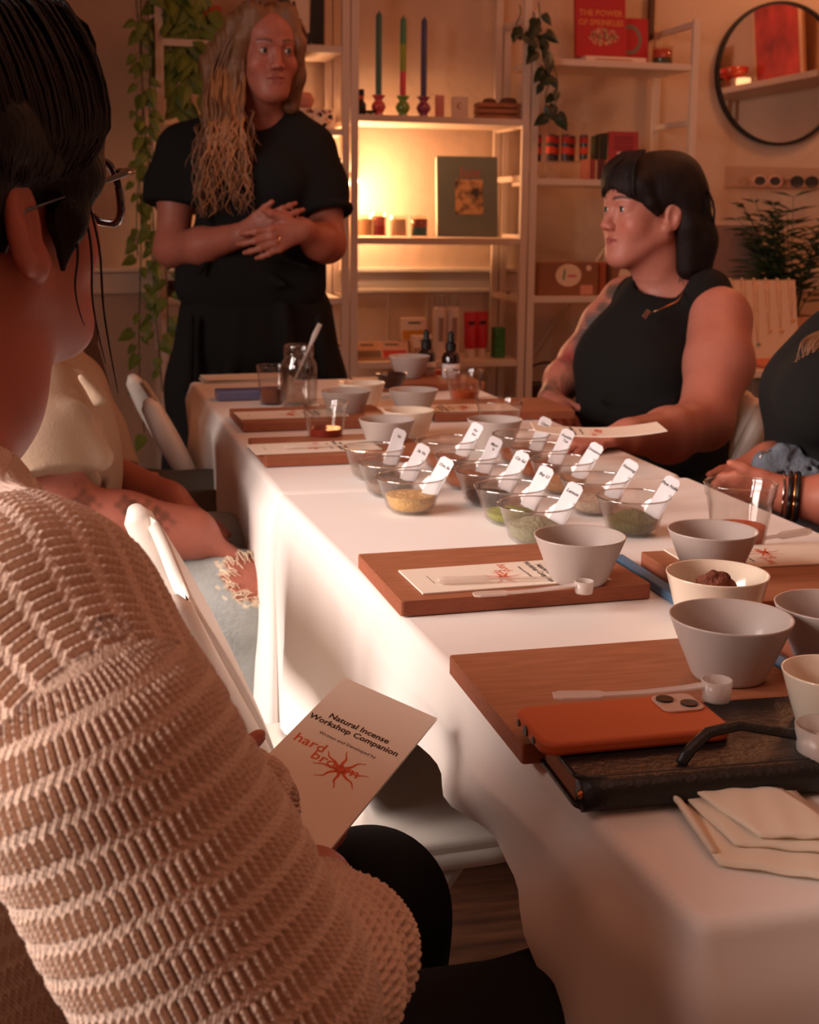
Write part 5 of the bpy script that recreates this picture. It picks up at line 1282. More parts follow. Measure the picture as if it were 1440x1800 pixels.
# ---------------------------------------------------------------- woman standing at the head of the table
def standing_woman():
    rg = random.Random(21)
    base = P(455, 600, 3.56); t = grp('standing woman in black with long wavy blonde hair, hands clasped', 'person', (base[0], base[1], 0))
    view = nrm(np.array((0, 0, 1.15))-P(455, 300, 3.5)); view[2] = 0; view = nrm(view); right = np.cross(view, Z)*-1   # image right
    right = nrm(np.array(rt)); right[2] = 0; right = nrm(right)
    face = nrm(view*math.cos(R(17))+right*math.sin(R(17))+Z*-.10)
    hd = Head(P(469, 90, 3.42), face, Z-right*.02, 1.05)
    S = Sculpt(); hd.add(S, jaw=.92)
    Nk = P(452, 205, 3.53)
    S.cone(hd.w((0, -.040, -.06)), Nk, .056, .062, .03)
    sl, sr = P(322, 258, 3.55), P(545, 258, 3.52)
    S.chain([sl, P(450, 225, 3.55), sr], [.055, .065, .055], .04)
    S.ell(P(445, 330, 3.57), (.15, .10, .17), None, .05); S.cone(P(447, 400, 3.58), P(450, 560, 3.60), .12, .14, .05)
    el, er = P(303, 437, 3.53), P(575, 430, 3.48); wl, wr = P(428, 412, 3.34), P(531, 405, 3.33)
    S.chain([sl, P(310, 340, 3.55), el, P(355, 432, 3.44), wl], [.052, .049, .046, .046, .030], .03)
    S.chain([sr, P(572, 340, 3.52), er, P(562, 425, 3.42), wr], [.052, .049, .046, .044, .029], .03)
    hand(S, wl, P(500, 388, 3.31)-wl, -view, Z+right*.2, .98, curl=(18, 22, 14), thumb=(.5, .9, .1))
    hand(S, wr, P(450, 432, 3.27)-wr, -view*.9-right*.25, Z*.9-right*.3, 1.0, curl=(16, 26, 18), thumb=(.75, .6, .2), spread=.10)
    lo, hi = S.bounds()
    zc = hd.w((0, 0, -.16))[2]
    V, F = S.mesh([((lo[0], lo[1], lo[2]), (hi[0], hi[1], zc+.006), .0055), ((lo[0]+.1, lo[1], zc), (hi[0]-.1, hi[1], hi[2]), .0023)])
    # finer hands
    Sh = Sculpt(); Sh.p = S.p; hb0 = P(395, 470, 3.45); hb1 = P(560, 350, 3.20)
    V2, F2 = S.mesh([(np.minimum(hb0, hb1)-.0, np.maximum(hb0, hb1), .0022)])
    V = np.concatenate([V, V2]); F = np.concatenate([F, F2+len(V)-len(V2)])
    col = hd.colour(V, (164, 96, 78), (82, 50, 36), lip=(146, 72, 66))
    npmesh('body', V, F, skin_mat('fair_skin'), t, col=col)
    hd.eyes(t, (46, 50, 50), (-.28, 1, -.08))
    # t-shirt
    S = Sculpt()
    S.chain([P(330, 268, 3.55), P(395, 236, 3.56), P(450, 240, 3.56), P(505, 236, 3.55), P(537, 268, 3.52)], [.070, .062, .060, .062, .070], .05)
    S.ell(P(443, 320, 3.55), (.185, .125, .17), None, .06); S.ell(P(395, 322, 3.47), (.085, .07, .085), None, .05); S.ell(P(492, 322, 3.45), (.085, .07, .085), None, .05)
    S.chain([P(442, 400, 3.57), P(443, 470, 3.57), P(444, 506, 3.57)], [.145, .145, .155], .06)
    for (x, y, dd) in ((360, 440, 3.56), (525, 440, 3.55)): S.cone(P(x, 340, dd), P(x-2, 500, dd), .075, .08, .05)
    S.chain([P(325, 268, 3.55), P(306, 330, 3.55), P(300, 372, 3.55)], [.076, .074, .074], .04); S.cut(P(300, 362, 3.55), P(290, 440, 3.53)-P(312, 290, 3.55), .12)
    S.chain([P(542, 268, 3.52), P(563, 330, 3.52), P(574, 384, 3.50)], [.076, .070, .066], .04); S.cut(P(574, 374, 3.50), P(584, 440, 3.48)-P(560, 300, 3.52), .11)
    S.cone(P(452, 150, 3.50), P(452, 212, 3.52), .085, .072, .012, '-')
    # fabric folds
    for (a, b, r_) in (((400, 400), (350, 480), .012), ((470, 440), (540, 470), .010), ((420, 470), (500, 500), .010), ((360, 380), (400, 470), .010)): S.cone(P(*a, 3.42), P(*b, 3.42), r_, r_*.6, .03)
    lo, hi = S.bounds(); V, F = S.mesh([(lo, hi, .006)]); npmesh('t_shirt', V, F, m_blackcloth, t)
    cf = MB()
    n = 28
    e = nrm(P(584, 440, 3.48)-P(560, 300, 3.52)); c_ = P(573, 372, 3.50); u = nrm(np.cross(e, view)); v_ = np.cross(e, u)
    cf.tube([c_+(u*math.cos(6.2832*i/n)*.063+v_*math.sin(6.2832*i/n)*.063) for i in range(n+1)], [(.013, .012)]*(n+1), 10); cf.build('rolled_cuff', m_blackcloth, t, smooth=True, world=True)
    # wide trousers
    S = Sculpt()
    hp = P(450, 520, 3.60)
    S.chain([P(446, 495, 3.58), P(450, 600, 3.60)], [.150, .175], .05)
    for s_ in (-1, 1):
        top = hp+right*s_*.085-Z*.06; S.chain([top, top+right*s_*.03-Z*.20, np.array((top[0], top[1], .45))+right*s_*.045, np.array((top[0], top[1], .06))+right*s_*.06], [.130, .135, .13, .15], .04)
    for (a, b) in (((335, 560), (330, 680)), ((420, 560), (400, 680)), ((560, 560), (570, 660)), ((500, 540), (510, 680))): S.cone(P(*a, 3.44), P(*b, 3.44), .012, .016, .03)
    S.cut((hp[0], hp[1], .05), (0, 0, -1), .6)
    lo, hi = S.bounds(); V, F = S.mesh([(lo, hi, .008)]); npmesh('trousers', V, F, m_blackcloth, t)
    # shoes
    for s_ in (-1, 1):
        c = np.array((hp[0], hp[1], 0))+right*s_*.14; S = Sculpt(); S.chain([c-view*.06+Z*.035, c+view*.12+Z*.035, c+view*.17+Z*.03], [.042, .038, .03], .03); S.cut((c[0], c[1], .002), (0, 0, -1), .4)
        lo, hi = S.bounds(); V, F = S.mesh([(lo, hi, .006)]); npmesh('shoe', V, F, m_black, t)
    # hair: cap + long waves
    mh = mat('blonde_hair', (124, 82, 52), .42, attr=None, noise=.35, nscale=9, stretch=(7, 7, .8), bump=.4, bscale=60, spec=.6)
    S = Sculpt(); w = hd.w; c = hd.sc
    S.ell(w((0, -.030, .046)), np.array((.087, .100, .086))*c, hd.R, .01)
    S.ell(w((0, -.055, -.03)), np.array((.080, .065, .11))*c, hd.R, .04)
    S.chain([w((.045, .035, .088)), w((.070, .030, .03)), w((.078, -.005, -.05)), w((.080, -.02, -.12))], np.array([.030, .020, .024, .034])*c, .02)   # her right (image left)
    S.chain([w((-.040, .035, .090)), w((-.066, .045, .02)), w((-.070, .02, -.06)), w((-.066, -.0, -.13))], np.array([.030, .020, .024, .024])*c, .02)
    S.ell(w((0, .105, -.034)), np.array((.058, .078, .098))*c, hd.R, .010, '-')
    lo, hi = S.bounds(); V, F = S.mesh([(lo, hi, .004)]); hair = npmesh('hair', V, F, mh, t)
    S = Sculpt()
    S.chain([w((.058, -.02, .06)), P(392, 110, 3.46), P(392, 190, 3.45), P(392, 260, 3.43), P(394, 315, 3.425)], [.045, .052, .050, .040, .022], .03)
    S.chain([w((.066, .010, .00)), P(414, 150, 3.41), P(412, 220, 3.40)], [.020, .026, .020], .02)
    V, F = S.mesh([S.bounds()+(.004,)]); V = V+vnormals(V, F)*(.004*np.sin(V[:, 0]*260+np.sin(V[:, 2]*24)*2.2))[:, None]; npmesh('hair_fall', V, F, mh, t)
    paths = []
    for i in range(190):     # image left, over the shoulder
        u = rg.random(); q = rg.random(); d0 = 3.385+.13*q; x = 362+66*u
        xe = 350+90*u+rg.uniform(-10, 10); ye = rg.uniform(255, 384)
        top = w((rg.uniform(.0, .06), rg.uniform(-.05, .055), .120-.01*rg.random()))
        paths.append([top, w((.074+.014*rg.random(), rg.uniform(-.05, .030), .05)), P(x+4, 130, d0), P(x-2, 205, d0-.02), P(xe, ye-60, 3.41+rg.uniform(-.04, .03)), P(xe+rg.uniform(-12, 12), ye, 3.40+rg.uniform(-.03, .03))])
    for i in range(60):     # image right, behind the neck
        y_ = rg.uniform(-.05, .045); x = 500+rg.uniform(-4, 16); paths.append([w((-rg.uniform(.0, .04), y_, .118)), w((-.080-.008*rg.random(), y_, .05)), P(x+2, 105, 3.45), P(x+4, 160, 3.48), P(x-8+rg.uniform(-12, 14), rg.uniform(175, 206), 3.50)])
    locks('hair_strands', mh, t, paths, rg, r=.0042, wave=.0100, freq=13)['kind'] = 'stuff'
    mh2 = mat('blonde_highlight', (170, 112, 68), .35, noise=.2, nscale=20)
    paths = []
    for i in range(44):
        u = rg.random(); xe = 356+80*u; ye = rg.uniform(290, 382); x = 366+62*u; paths.append([P(x+4, rg.uniform(110, 170), 3.385), P(x, 200, 3.375), P(x, 235, 3.37), P(xe, ye-60, 3.375), P(xe+rg.uniform(-9, 9), ye, 3.375)])
    locks('hair_highlights', mh2, t, paths, rg, r=.0026, wave=.013, freq=14)['kind'] = 'stuff'
    o = MB().tube([P(489, 421, 3.24)+(np.cross(nrm(P(450, 432, 3.27)-wr), a_)*0)+.0098*(math.cos(b)*nrm(np.cross(nrm(P(450, 432, 3.27)-wr), Z))+math.sin(b)*Z) for b in [6.2832*k/16 for k in range(17)] for a_ in [Z]], .0014, 6)
    o.build('ring', m_gold, t, smooth=True, world=True)
standing_woman()

# ---------------------------------------------------------------- dark-haired woman seated right
def seated_woman():
    rg = random.Random(5)
    c0 = P(1180, 700, 2.98); t = grp('seated woman in black sleeveless top with dark fringed bob and tattooed arm', 'person', (c0[0], c0[1], 0))
    right = nrm(np.array(rt)); right[2] = 0; right = nrm(right); view = np.cross(right, Z)*1.0
    view = nrm(-np.array(fw)); view[2] = 0; view = nrm(view)
    face = nrm(-right*math.cos(R(24))+view*math.sin(R(24))+Z*.03)
    hd = Head(P(1133, 371, 2.92), face, Z-face*.02, 1.03)
    S = Sculpt(); hd.add(S, jaw=1.08, lips=1.1)
    nb = P(1190, 500, 3.0)
    S.chain([hd.w((0, -.035, -.06)), nb], [.052, .056], .03)
    ns, fs = P(1264, 562, 2.86), P(1100, 530, 3.12)
    S.chain([fs, P(1180, 520, 3.02), ns], [.052, .062, .062], .04)
    S.ell(P(1170, 630, 3.0), (.125, .105, .19), None, .04); S.cone(P(1165, 700, 3.0), P(1160, 830, 3.02), .11, .115, .05)
    ne, nw = P(1238, 742, 2.64), P(1105, 766, 2.36)
    S.chain([ns, P(1264, 640, 2.76), ne, P(1175, 765, 2.50), nw], [.070, .070, .054, .050, .032], .03)
    hand(S, nw, P(1040, 776, 2.30)-nw, -Z, -view+right*.1, .95, curl=(8, 12, 8), thumb=(.5, .8, .1))
    fe, fw_ = P(1018, 632, 3.10), P(968, 704, 2.97)
    S.chain([fs, P(1062, 570, 3.12), fe, P(990, 668, 3.04), fw_], [.056, .050, .043, .041, .029], .03)
    hand(S, fw_, P(990, 742, 2.86)-fw_, -Z*.7+right*.3, right+view*.4, .92, curl=(20, 30, 20))
    lo, hi = S.bounds(); zc = hd.w((0, 0, -.155))[2]
    V, F = S.mesh([((lo[0], lo[1], lo[2]), (hi[0], hi[1], zc+.005), .005), ((hd.o[0]-.16, hd.o[1]-.2, zc), (hd.o[0]+.28, hd.o[1]+.2, hi[2]), .0022)])
    col = hd.colour(V, (180, 112, 94), (40, 26, 20), lip=(146, 60, 58))
    # tattoos on the far arm
    for (px, py, d, r_, cc) in ((1078, 508, 3.07, .020, (44, 60, 52)), (1048, 568, 3.07, .026, (60, 70, 72)), (1036, 596, 3.06, .030, (52, 66, 72)), (1008, 640, 3.04, .028, (150, 40, 60)), (1000, 655, 3.03, .022, (50, 66, 62)), (985, 680, 3.0, .022, (92, 74, 52)), (966, 690, 2.97, .018, (56, 62, 50)), (1062, 545, 3.08, .014, (60, 66, 60)), (975, 702, 2.95, .012, (40, 40, 40)), (1022, 618, 3.05, .018, (90, 84, 84))):
        q = P(px, py, d); dd = np.linalg.norm(V-q, axis=1); nz = np.sin(V[:, 2]*420+px)*np.sin(V[:, 0]*380+V[:, 1]*300)
        m = np.clip(1-(dd/(r_*(1.6+.5*nz)))**3, 0, 1)*.85; m[(V-P(1140, 600, 3.1))@right > 0] = 0; col = col*(1-m[:, None])+LIN(cc)*m[:, None]
    npmesh('body', V, F, skin_mat('fair_skin_rosy'), t, col=col)
    hd.eyes(t, (58, 62, 58), (-.15, 1, .02))
    # sleeveless top
    S = Sculpt()
    S.chain([P(1118, 540, 3.09), P(1165, 548, 3.00), P(1222, 536, 2.93)], [.058, .098, .062], .04); S.ell(P(1150, 590, 2.93), (.13, .11, .10), None, .04)
    S.ell(P(1175, 620, 3.0), (.165, .145, .17), None, .05)
    S.ell(P(1085, 632, 2.93), (.098, .09, .088), None, .05); S.ell(P(1140, 655, 2.85), (.095, .09, .085), None, .05)
    S.chain([P(1135, 700, 2.95), P(1135, 770, 2.93), P(1150, 850, 2.98)], [.150, .150, .14], .06)
    S.chain([P(1218, 570, 2.90), P(1236, 530, 2.90), P(1246, 512, 2.93)], [.062, .060, .050], .03); S.chain([P(1110, 560, 3.06), P(1118, 522, 3.09), P(1132, 512, 3.13)], [.045, .042, .036], .03)
    S.cone(P(1225, 640, 2.95), P(1210, 800, 2.95), .080, .085, .05)
    S.cone(P(1192, 430, 2.98), P(1172, 505, 2.93), .078, .070, .010, '-')
    for (a, b) in (((1060, 700), (1180, 720)), ((1050, 740), (1180, 760)), ((1150, 700), (1210, 760))): S.cone(P(*a, 2.80), P(*b, 2.78), .008, .012, .03)
    lo, hi = S.bounds(); V, F = S.mesh([(lo, hi, .0055)]); npmesh('tank_top', V, F, m_blackcloth, t)
    # trousers
    S = Sculpt()
    pv = np.array((c0[0]-.02, c0[1], .54))
    S.cone(pv-view*.08, pv+view*.08, .125, .125, .05)
    for s_ in (-1, 1):
        h = pv+view*s_*.10; kn = h-right*.42; kn[2] = .54; ft = np.array((kn[0], kn[1], .08)); S.chain([h, kn, ft], [.095, .07, .05], .03)
    lo, hi = S.bounds(); V, F = S.mesh([(lo, hi, .009)]); npmesh('trousers', V, F, m_blackcloth, t)
    for s_ in (-1, 1):
        c = pv+view*s_*.10-right*.44; S = Sculpt(); S.chain([np.array((c[0], c[1], .035)), np.array((c[0], c[1], .03))-right*.16], [.042, .03], .02); S.cut((c[0], c[1], .002), (0, 0, -1), .4)
        lo, hi = S.bounds(); V, F = S.mesh([(lo, hi, .007)]); npmesh('shoe', V, F, m_black, t)
    # hair
    mh = mat('dark_brown_hair', (26, 15, 12), .6, spec=.25, noise=.35, nscale=8, stretch=(6, 6, 1), bump=.35, bscale=70)
    S = Sculpt(); w = hd.w; c = hd.sc
    S.ell(w((0, -.032, .044)), np.array((.088, .104, .088))*c, hd.R, .01); S.ell(w((0, -.075, .078)), np.array((.058, .055, .050))*c, hd.R, .03)
    S.chain([w((.030, -.085, .03)), w((.045, -.105, -.06)), w((.045, -.110, -.125))], np.array([.050, .046, .040])*c, .03)
    S.chain([w((-.030, -.085, .03)), w((-.045, -.105, -.06)), w((-.045, -.110, -.12))], np.array([.050, .046, .040])*c, .03)
    S.chain([w((0, -.085, -.0)), w((0, -.115, -.06)), w((0, -.120, -.125))], np.array([.06, .05, .04])*c, .03)
    for s_ in (-1, 1):
        S.chain([w((s_*.060, -.050, .03)), w((s_*.074, -.062, -.03)), w((s_*.066, -.075, -.12))], np.array([.030, .022, .024])*c, .02)
        S.chain([w((s_*.055, .045, .055)), w((s_*.066, .030, .015)), w((s_*.070, .012, -.010))], np.array([.016, .010, .004])*c, .012)
    S.ell(w((0, .048, .050)), np.array((.067, .052, .056))*c, hd.R, .02); S.ell(w((0, .108, -.050)), np.array((.092, .087, .096))*c, hd.R, .005, '-')
    for s_ in (-1, 1): S.ell(w((s_*.092, -.012, -.018)), np.array((.030, .026, .034))*c, hd.R, .006, '-')
    S.cut(w((0, -.1, -.150)), -hd.R[:, 2], .16)
    lo, hi = S.bounds(); V, F = S.mesh([(lo, hi, .0032)]); npmesh('hair', V, F, mh, t)
    paths = []
    for i in range(46):
        x = rg.uniform(-.058, .060); paths.append([w((x*.7, .035, .128)), w((x*.98, .080-abs(x)*.2, .098)), w((x*1.08, .101-abs(x)*.45, .062)), w((x*1.10, .099-abs(x)*.50, .040-.24*abs(x)))])
    for i in range(60):
        s_ = 1 if i % 3 else -1; y0 = rg.uniform(-.12, -.045); paths.append([w((s_*.04, y0*.5, .12)), w((s_*rg.uniform(.078, .088), y0, .03)), w((s_*rg.uniform(.068, .082), y0-.012, -.06)), w((s_*rg.uniform(.055, .078), y0-.012, -.145+rg.uniform(-.012, .008)))])
    locks('hair_strands', mh, t, paths, rg, r=.0030, wave=.0010, freq=3, n=14)['kind'] = 'stuff'
    cl = MB(); q = w((0, -.150, .018)); cl.tube([q-hd.R[:, 0]*.02, q-hd.R[:, 1]*.018, q+hd.R[:, 0]*.02], [.011, .013, .011], 12); cl.build('hair_clip', m_black, t, smooth=True, world=True)
    # necklace
    pts = [P(1222, 480, 2.99), P(1216, 496, 2.91), P(1190, 530, 2.80), P(1158, 545, 2.775), P(1138, 552, 2.80)]
    MB().tube(pts, .0012, 5).build('necklace_chain', m_gold, t, smooth=True, world=True)
    pd = P(1136, 552, 2.765); MB().box(pd, (.010, .004, .020), rot=(0, R(35), 0)).build('pendant', simple('silver', (200, 180, 170), rough=.25, metal=1), t, bevel=.001, world=True)
    ee = w((.080, -.006, -.044)); MB().lathe([(.0001, -.003), (.003, 0), (.0001, .003)], Vector(ee), 10).build('earring', simple('silver', (200, 180, 170)), t, smooth=True, world=True)
seated_woman()
chair('white folding chair the dark-haired woman sits on, its back showing behind her arm', (1.40, 2.80, 0), R(172), brand=False)

# ---------------------------------------------------------------- woman cut off by the right edge
m_denim = mat('blue_denim', (108, 116, 126), .85, noise=.35, nscale=26, bump=.3, bscale=140)
def edge_woman():
    rg = random.Random(8)
    c0 = P(1500, 800, 2.30); t = grp('person cut off by the right edge, black top, denim shorts and bracelets', 'person', (c0[0], c0[1], 0))
    right = nrm(np.array(rt)); right[2] = 0; right = nrm(right); view = nrm(-np.array(fw)); view[2] = 0; view = nrm(view)
    face = nrm(-right*.85+view*.3-Z*.05)
    hd = Head(P(1590, 400, 2.34), face, Z, 1.0); S = Sculpt(); hd.add(S)
    S.chain([hd.w((0, -.035, -.06)), P(1560, 560, 2.36)], [.052, .056], .03)
    ns, fs = P(1545, 630, 2.20), P(1455, 600, 2.50)
    S.chain([ns, P(1530, 600, 2.36), fs], [.055, .06, .05], .04); S.ell(P(1520, 700, 2.36), (.12, .11, .18), None, .05)
    ne, nw = P(1580, 885, 2.10), P(1392, 872, 2.12)
    S.chain([ns, P(1580, 760, 2.12), ne, P(1480, 880, 2.10), nw], [.05, .047, .045, .043, .032], .03)
    hand(S, nw, P(1260, 842, 2.16)-nw, Z*-.6-view*.5, Z*.6+view*.5, 1.0, curl=(35, 45, 30), thumb=(.5, .8, .2))
    fe, fw_ = P(1480, 790, 2.50), P(1350, 808, 2.30)
    S.chain([fs, fe, fw_], [.045, .042, .030], .03)
    hand(S, fw_, P(1290, 838, 2.22)-fw_, -Z, -view*.2+right*.1+Z*.1, .98, curl=(20, 45, 30))
    for s_ in (-1, 1):
        h = np.array((c0[0], c0[1], .56))+view*s_*.09; kn = h-right*.30; kn[2] = .55; S.chain([h, kn, np.array((kn[0], kn[1], .06))], [.08, .062, .04], .03)
    lo, hi = S.bounds(); V, F = S.mesh([(lo, hi, .0048)])
    col = hd.colour(V, (182, 108, 86), (100, 66, 44)); npmesh('body', V, F, skin_mat('fair_skin_warm'), t, col=col); hd.eyes(t, (70, 60, 50))
    S = Sculpt(); S.ell(P(1500, 690, 2.36), (.14, .13, .17), None, .05); S.ell(P(1420, 690, 2.32), (.085, .085, .085), None, .05); S.ell(P(1450, 700, 2.22), (.085, .08, .085), None, .05); S.cone(P(1485, 760, 2.36), P(1470, 850, 2.34), .130, .135, .05)
    S.cone(P(1500, 640, 2.24), P(1530, 585, 2.28), .035, .025, .03); S.cone(P(1440, 630, 2.44), P(1470, 580, 2.48), .035, .025, .03)
    lo, hi = S.bounds(); V, F = S.mesh([(lo, hi, .0055)]); npmesh('tank_top', V, F, m_blackcloth, t)
    S = Sculpt(); S.cone(P(1490, 880, 2.34), P(1410, 868, 2.30), .115, .085, .04); S.cone(P(1430, 835, 2.30), P(1362, 825, 2.28), .050, .034, .03)
    for i in range(26):
        a = P(rg.uniform(1345, 1450), rg.uniform(800, 880), 2.235); S.cone(a, a+np.array((rg.uniform(-.03, .03), 0, rg.uniform(-.03, .02))), .009, .012, .022)
    for i in range(10):
        a = P(rg.uniform(1345, 1450), rg.uniform(800, 870), 2.22); S.cone(a, a+np.array((rg.uniform(-.03, .03), 0, rg.uniform(-.02, .03))), .004, .005, .008, '-')
    for s_ in (-1, 1):
        h = np.array((c0[0], c0[1], .56))+view*s_*.09; kn = h-right*.18; S.chain([h, kn], [.098, .085], .03)
    lo, hi = S.bounds(); V, F = S.mesh([(lo, hi, .0042)]); npmesh('denim_shorts', V, F, m_denim, t)
    bt = P(1364, 800, 2.225); M_ = frame(bt, right, Z); MB().lathe([(.0001, 0), (.008, 0), (.008, .003), (.006, .004), (.0001, .003)], seg=20, M=M_.to_3x3(), c=Vector(bt)).build('button', simple('bone_button', (214, 190, 150), rough=.3), t, smooth=2, world=True)
    MB().tube([P(1372, 790, 2.23), P(1340, 795, 2.22), P(1334, 810, 2.22), P(1340, 822, 2.22)], .0016, 6).build('key_ring', simple('silver', (200, 180, 170)), t, smooth=True, world=True)
    # bracelets
    ax = nrm(P(1480, 880, 2.10)-nw); u = nrm(np.cross(ax, Z)); v_ = np.cross(ax, u)
    for i, (off, r_, m_, th) in enumerate(((-.004, .038, m_black, .004), (.008, .038, m_black, .0045), (-.014, .036, simple('silver', (200, 180, 170)), .002), (.003, .040, m_gold, .0016))):
        c = nw+ax*off; MB().tube([c+u*r_*math.cos(6.2832*k/24)+v_*r_*math.sin(6.2832*k/24) for k in range(25)], th, 8).build('bracelet', m_, t, smooth=True, world=True)
    mh = mat('fair_hair', (132, 86, 56), .4, noise=.3, nscale=10, stretch=(6, 6, 1))
    S = Sculpt(); w = hd.w; S.ell(w((0, -.030, .046)), (.087, .100, .086), hd.R, .01); S.ell(w((0, -.055, -.03)), (.080, .065, .11), hd.R, .04); S.ell(w((0, .105, -.030)), (.066, .075, .108), hd.R, .012, '-')
    lo, hi = S.bounds(); V, F = S.mesh([(lo, hi, .005)]); npmesh('hair', V, F, mh, t)
    paths = [[w((rg.uniform(-.05, .05), .02, .12)), P(1560+rg.uniform(-20, 20), 480, 2.28), P(1470+rg.uniform(-10, 30), 560, 2.22), P(1425+rg.uniform(-16, 30), 600, 2.20), P(1408+rg.uniform(-14, 22), 655+rg.uniform(-20, 10), 2.20)] for i in range(30)]
    locks('hair_strands', mh, t, paths, rg, r=.0022, wave=.003, freq=3)['kind'] = 'stuff'
edge_woman()

# ---------------------------------------------------------------- person in a tan shirt and ripped jeans (behind the near chair)
def tan_person():
    rg = random.Random(15)
    c0 = P(20, 980, 2.12); t = grp('person in tan shirt and ripped light jeans beyond the empty near chair', 'person', (c0[0], c0[1], 0))
    f = nrm((.98, .15, 0)); side = np.cross(f, Z)       # side = person's right (towards camera)
    hd = Head(P(-10, 505, 2.12), nrm(f+Z*-.12+np.array((0, .5, 0))), Z, 1.0); S = Sculpt(); hd.add(S)
    nb = P(20, 640, 2.16); S.chain([hd.w((0, -.035, -.06)), nb], [.054, .06], .03)
    ns, fs = P(58, 712, 2.00), P(110, 690, 2.34)
    S.chain([ns, P(50, 690, 2.18), fs], [.055, .07, .055], .05); S.ell(P(30, 820, 2.16), (.13, .15, .20), None, .05)
    ne, nw = P(105, 905, 1.97), P(335, 938, 2.02)
    S.chain([ns, P(75, 800, 1.97), ne, P(215, 925, 1.99), nw], [.056, .054, .050, .049, .042], .03)
    hand(S, nw, P(380, 960, 2.04)-nw, -Z*.9, f*.4+np.array((0, 1, 0)), 1.0, curl=(62, 75, 40), thumb=(.5, .7, .6))
    fe, fw_ = P(175, 828, 2.34), P(300, 880, 2.22)
    S.chain([fs, fe, fw_], [.05, .040, .030], .03)
    hand(S, fw_, P(362, 925, 2.15)-fw_, -Z*.6+side*.5, side*.4-Z*.8, 1.0, curl=(12, 25, 18), thumb=(.6, .8, .1), spread=.10)
    lo, hi = S.bounds(); V, F = S.mesh([(lo, hi, .0048)]); 
    h0, h1 = P(280, 1000, 2.30), P(410, 850, 1.95)
    col = hd.colour(V, (168, 100, 82), (60, 40, 30))
    for (px, py, d, r_) in ((250, 895, 1.95, .022), (285, 905, 1.96, .020), (225, 885, 1.95, .016), (150, 880, 1.93, .018)):
        q = P(px, py, d); dd = np.linalg.norm(V-q, axis=1); m = np.clip(1-(dd/(r_*(1.2+.8*np.sin(V[:, 0]*260)*np.sin(V[:, 2]*300))))**3, 0, 1)*.6; col = col*(1-m[:, None])+LIN((70, 52, 40))*m[:, None]
    npmesh('body', V, F, skin_mat('ruddy_skin'), t, col=col); hd.eyes(t, (70, 60, 50))
    mt = mat('tan_cotton', (170, 144, 120), .85, bump=.12, bscale=200)
    S = Sculpt()
    S.chain([P(45, 700, 2.03), P(45, 680, 2.18), P(110, 690, 2.32)], [.078, .095, .078], .05); S.ell(P(35, 800, 2.15), (.16, .18, .18), None, .06); S.cone(P(40, 860, 2.16), P(20, 980, 2.15), .150, .16, .05)
    S.ell(P(95, 770, 2.12), (.08, .10, .13), None, .05)
    S.chain([ns, P(66, 780, 1.95), P(80, 845, 1.94)], [.080, .086, .080], .012); S.cut(P(78, 850, 1.98), P(105, 930, 1.97)-P(60, 720, 2.0), .13)
    S.chain([fs, P(150, 770, 2.34), P(180, 835, 2.34)], [.075, .072, .068], .02); S.cut(P(190, 845, 2.34), P(200, 860, 2.30)-P(140, 740, 2.34), .11)
    for (a, b, d) in (((20, 760), (110, 800), 1.93), ((30, 700), (100, 760), 1.96), ((90, 720), (150, 830), 2.1), ((60, 830), (160, 850), 2.0), ((110, 690), (170, 800), 2.24)): S.cone(P(*a, d), P(*b, d), .010, .014, .03)
    for i in range(14):
        a_ = P(rg.uniform(10, 150), rg.uniform(660, 800), rg.uniform(1.90, 2.06)); S.cone(a_, a_+np.array((rg.uniform(.02, .06), 0, rg.uniform(-.09, -.03))), .006, .010, .03)
    S.cone(P(10, 560, 2.14), P(18, 655, 2.16), .07, .066, .01, '-')
    lo, hi = S.bounds(); V, F = S.mesh([(lo, hi, .0055)]); npmesh('shirt', V, F, mt, t)
    # collar and dark vest edge
    MB().tube([P(70, 640, 2.10), P(110, 690, 2.08), P(140, 760, 2.06), P(150, 840, 2.04)], [(.004, .010)]*4, 8).build('placket', mat('brown_trim', (92, 62, 46), .8), t, smooth=True, world=True)
    # jeans with a torn knee
    mj = mat('light_denim', (150, 158, 158), .85, attr='Col', noise=.16, nscale=30, bump=.25, bscale=160)
    S = Sculpt(); hip = np.array((c0[0]-.02, c0[1]+.02, .545))
    kn = P(438, 1062, 2.06); kn[0] = min(kn[0], .235); kf = kn+np.array((.0, .27, .0))
    S.cone(hip-side*.02, hip+side*.10, .135, .13, .05)
    for q, sd in ((kn, 1), (kf, -1)):
        h = hip+side*.09*sd; ft = np.array((q[0]+.04, q[1], .09)); S.chain([h, q, ft], [.100, .082, .07], .03)
    for i in range(12):
        u = rg.uniform(.25, .95); a = hip*(1-u)+kn*u+side*.07+Z*rg.uniform(-.04, .05); S.cone(a, a+np.array((.015, 0, rg.uniform(-.07, -.03))), .005, .007, .02)
    lo, hi = S.bounds(); V, F = S.mesh([(lo, hi, .005)])
    hc = P(452, 1006, 1.98); dd = np.sqrt((((V-hc)/np.array((.050, .07, .042)))**2).sum(1))
    wob = 1+.10*np.sin(V[:, 0]*300+V[:, 2]*200)+.08*np.sin(V[:, 2]*430)
    N = vnormals(V, F); m = (dd < wob).astype(float); V = V-N*(m*.005)[:, None]
    col = np.tile(LIN((158, 162, 158)), (len(V), 1)); col = col*(1-m[:, None])+LIN((172, 104, 86))*m[:, None]
    e = ((dd >= wob) & (dd < wob*1.16)).astype(float)*.8; col = col*(1-e[:, None])+LIN((226, 208, 180))*e[:, None]
    npmesh('jeans', V, F, mj, t, col=col)
    fr = MB(); ok = np.where((dd >= wob*.97) & (dd < wob*1.10) & (N[:, 1] < .3))[0]; rg2 = random.Random(4)
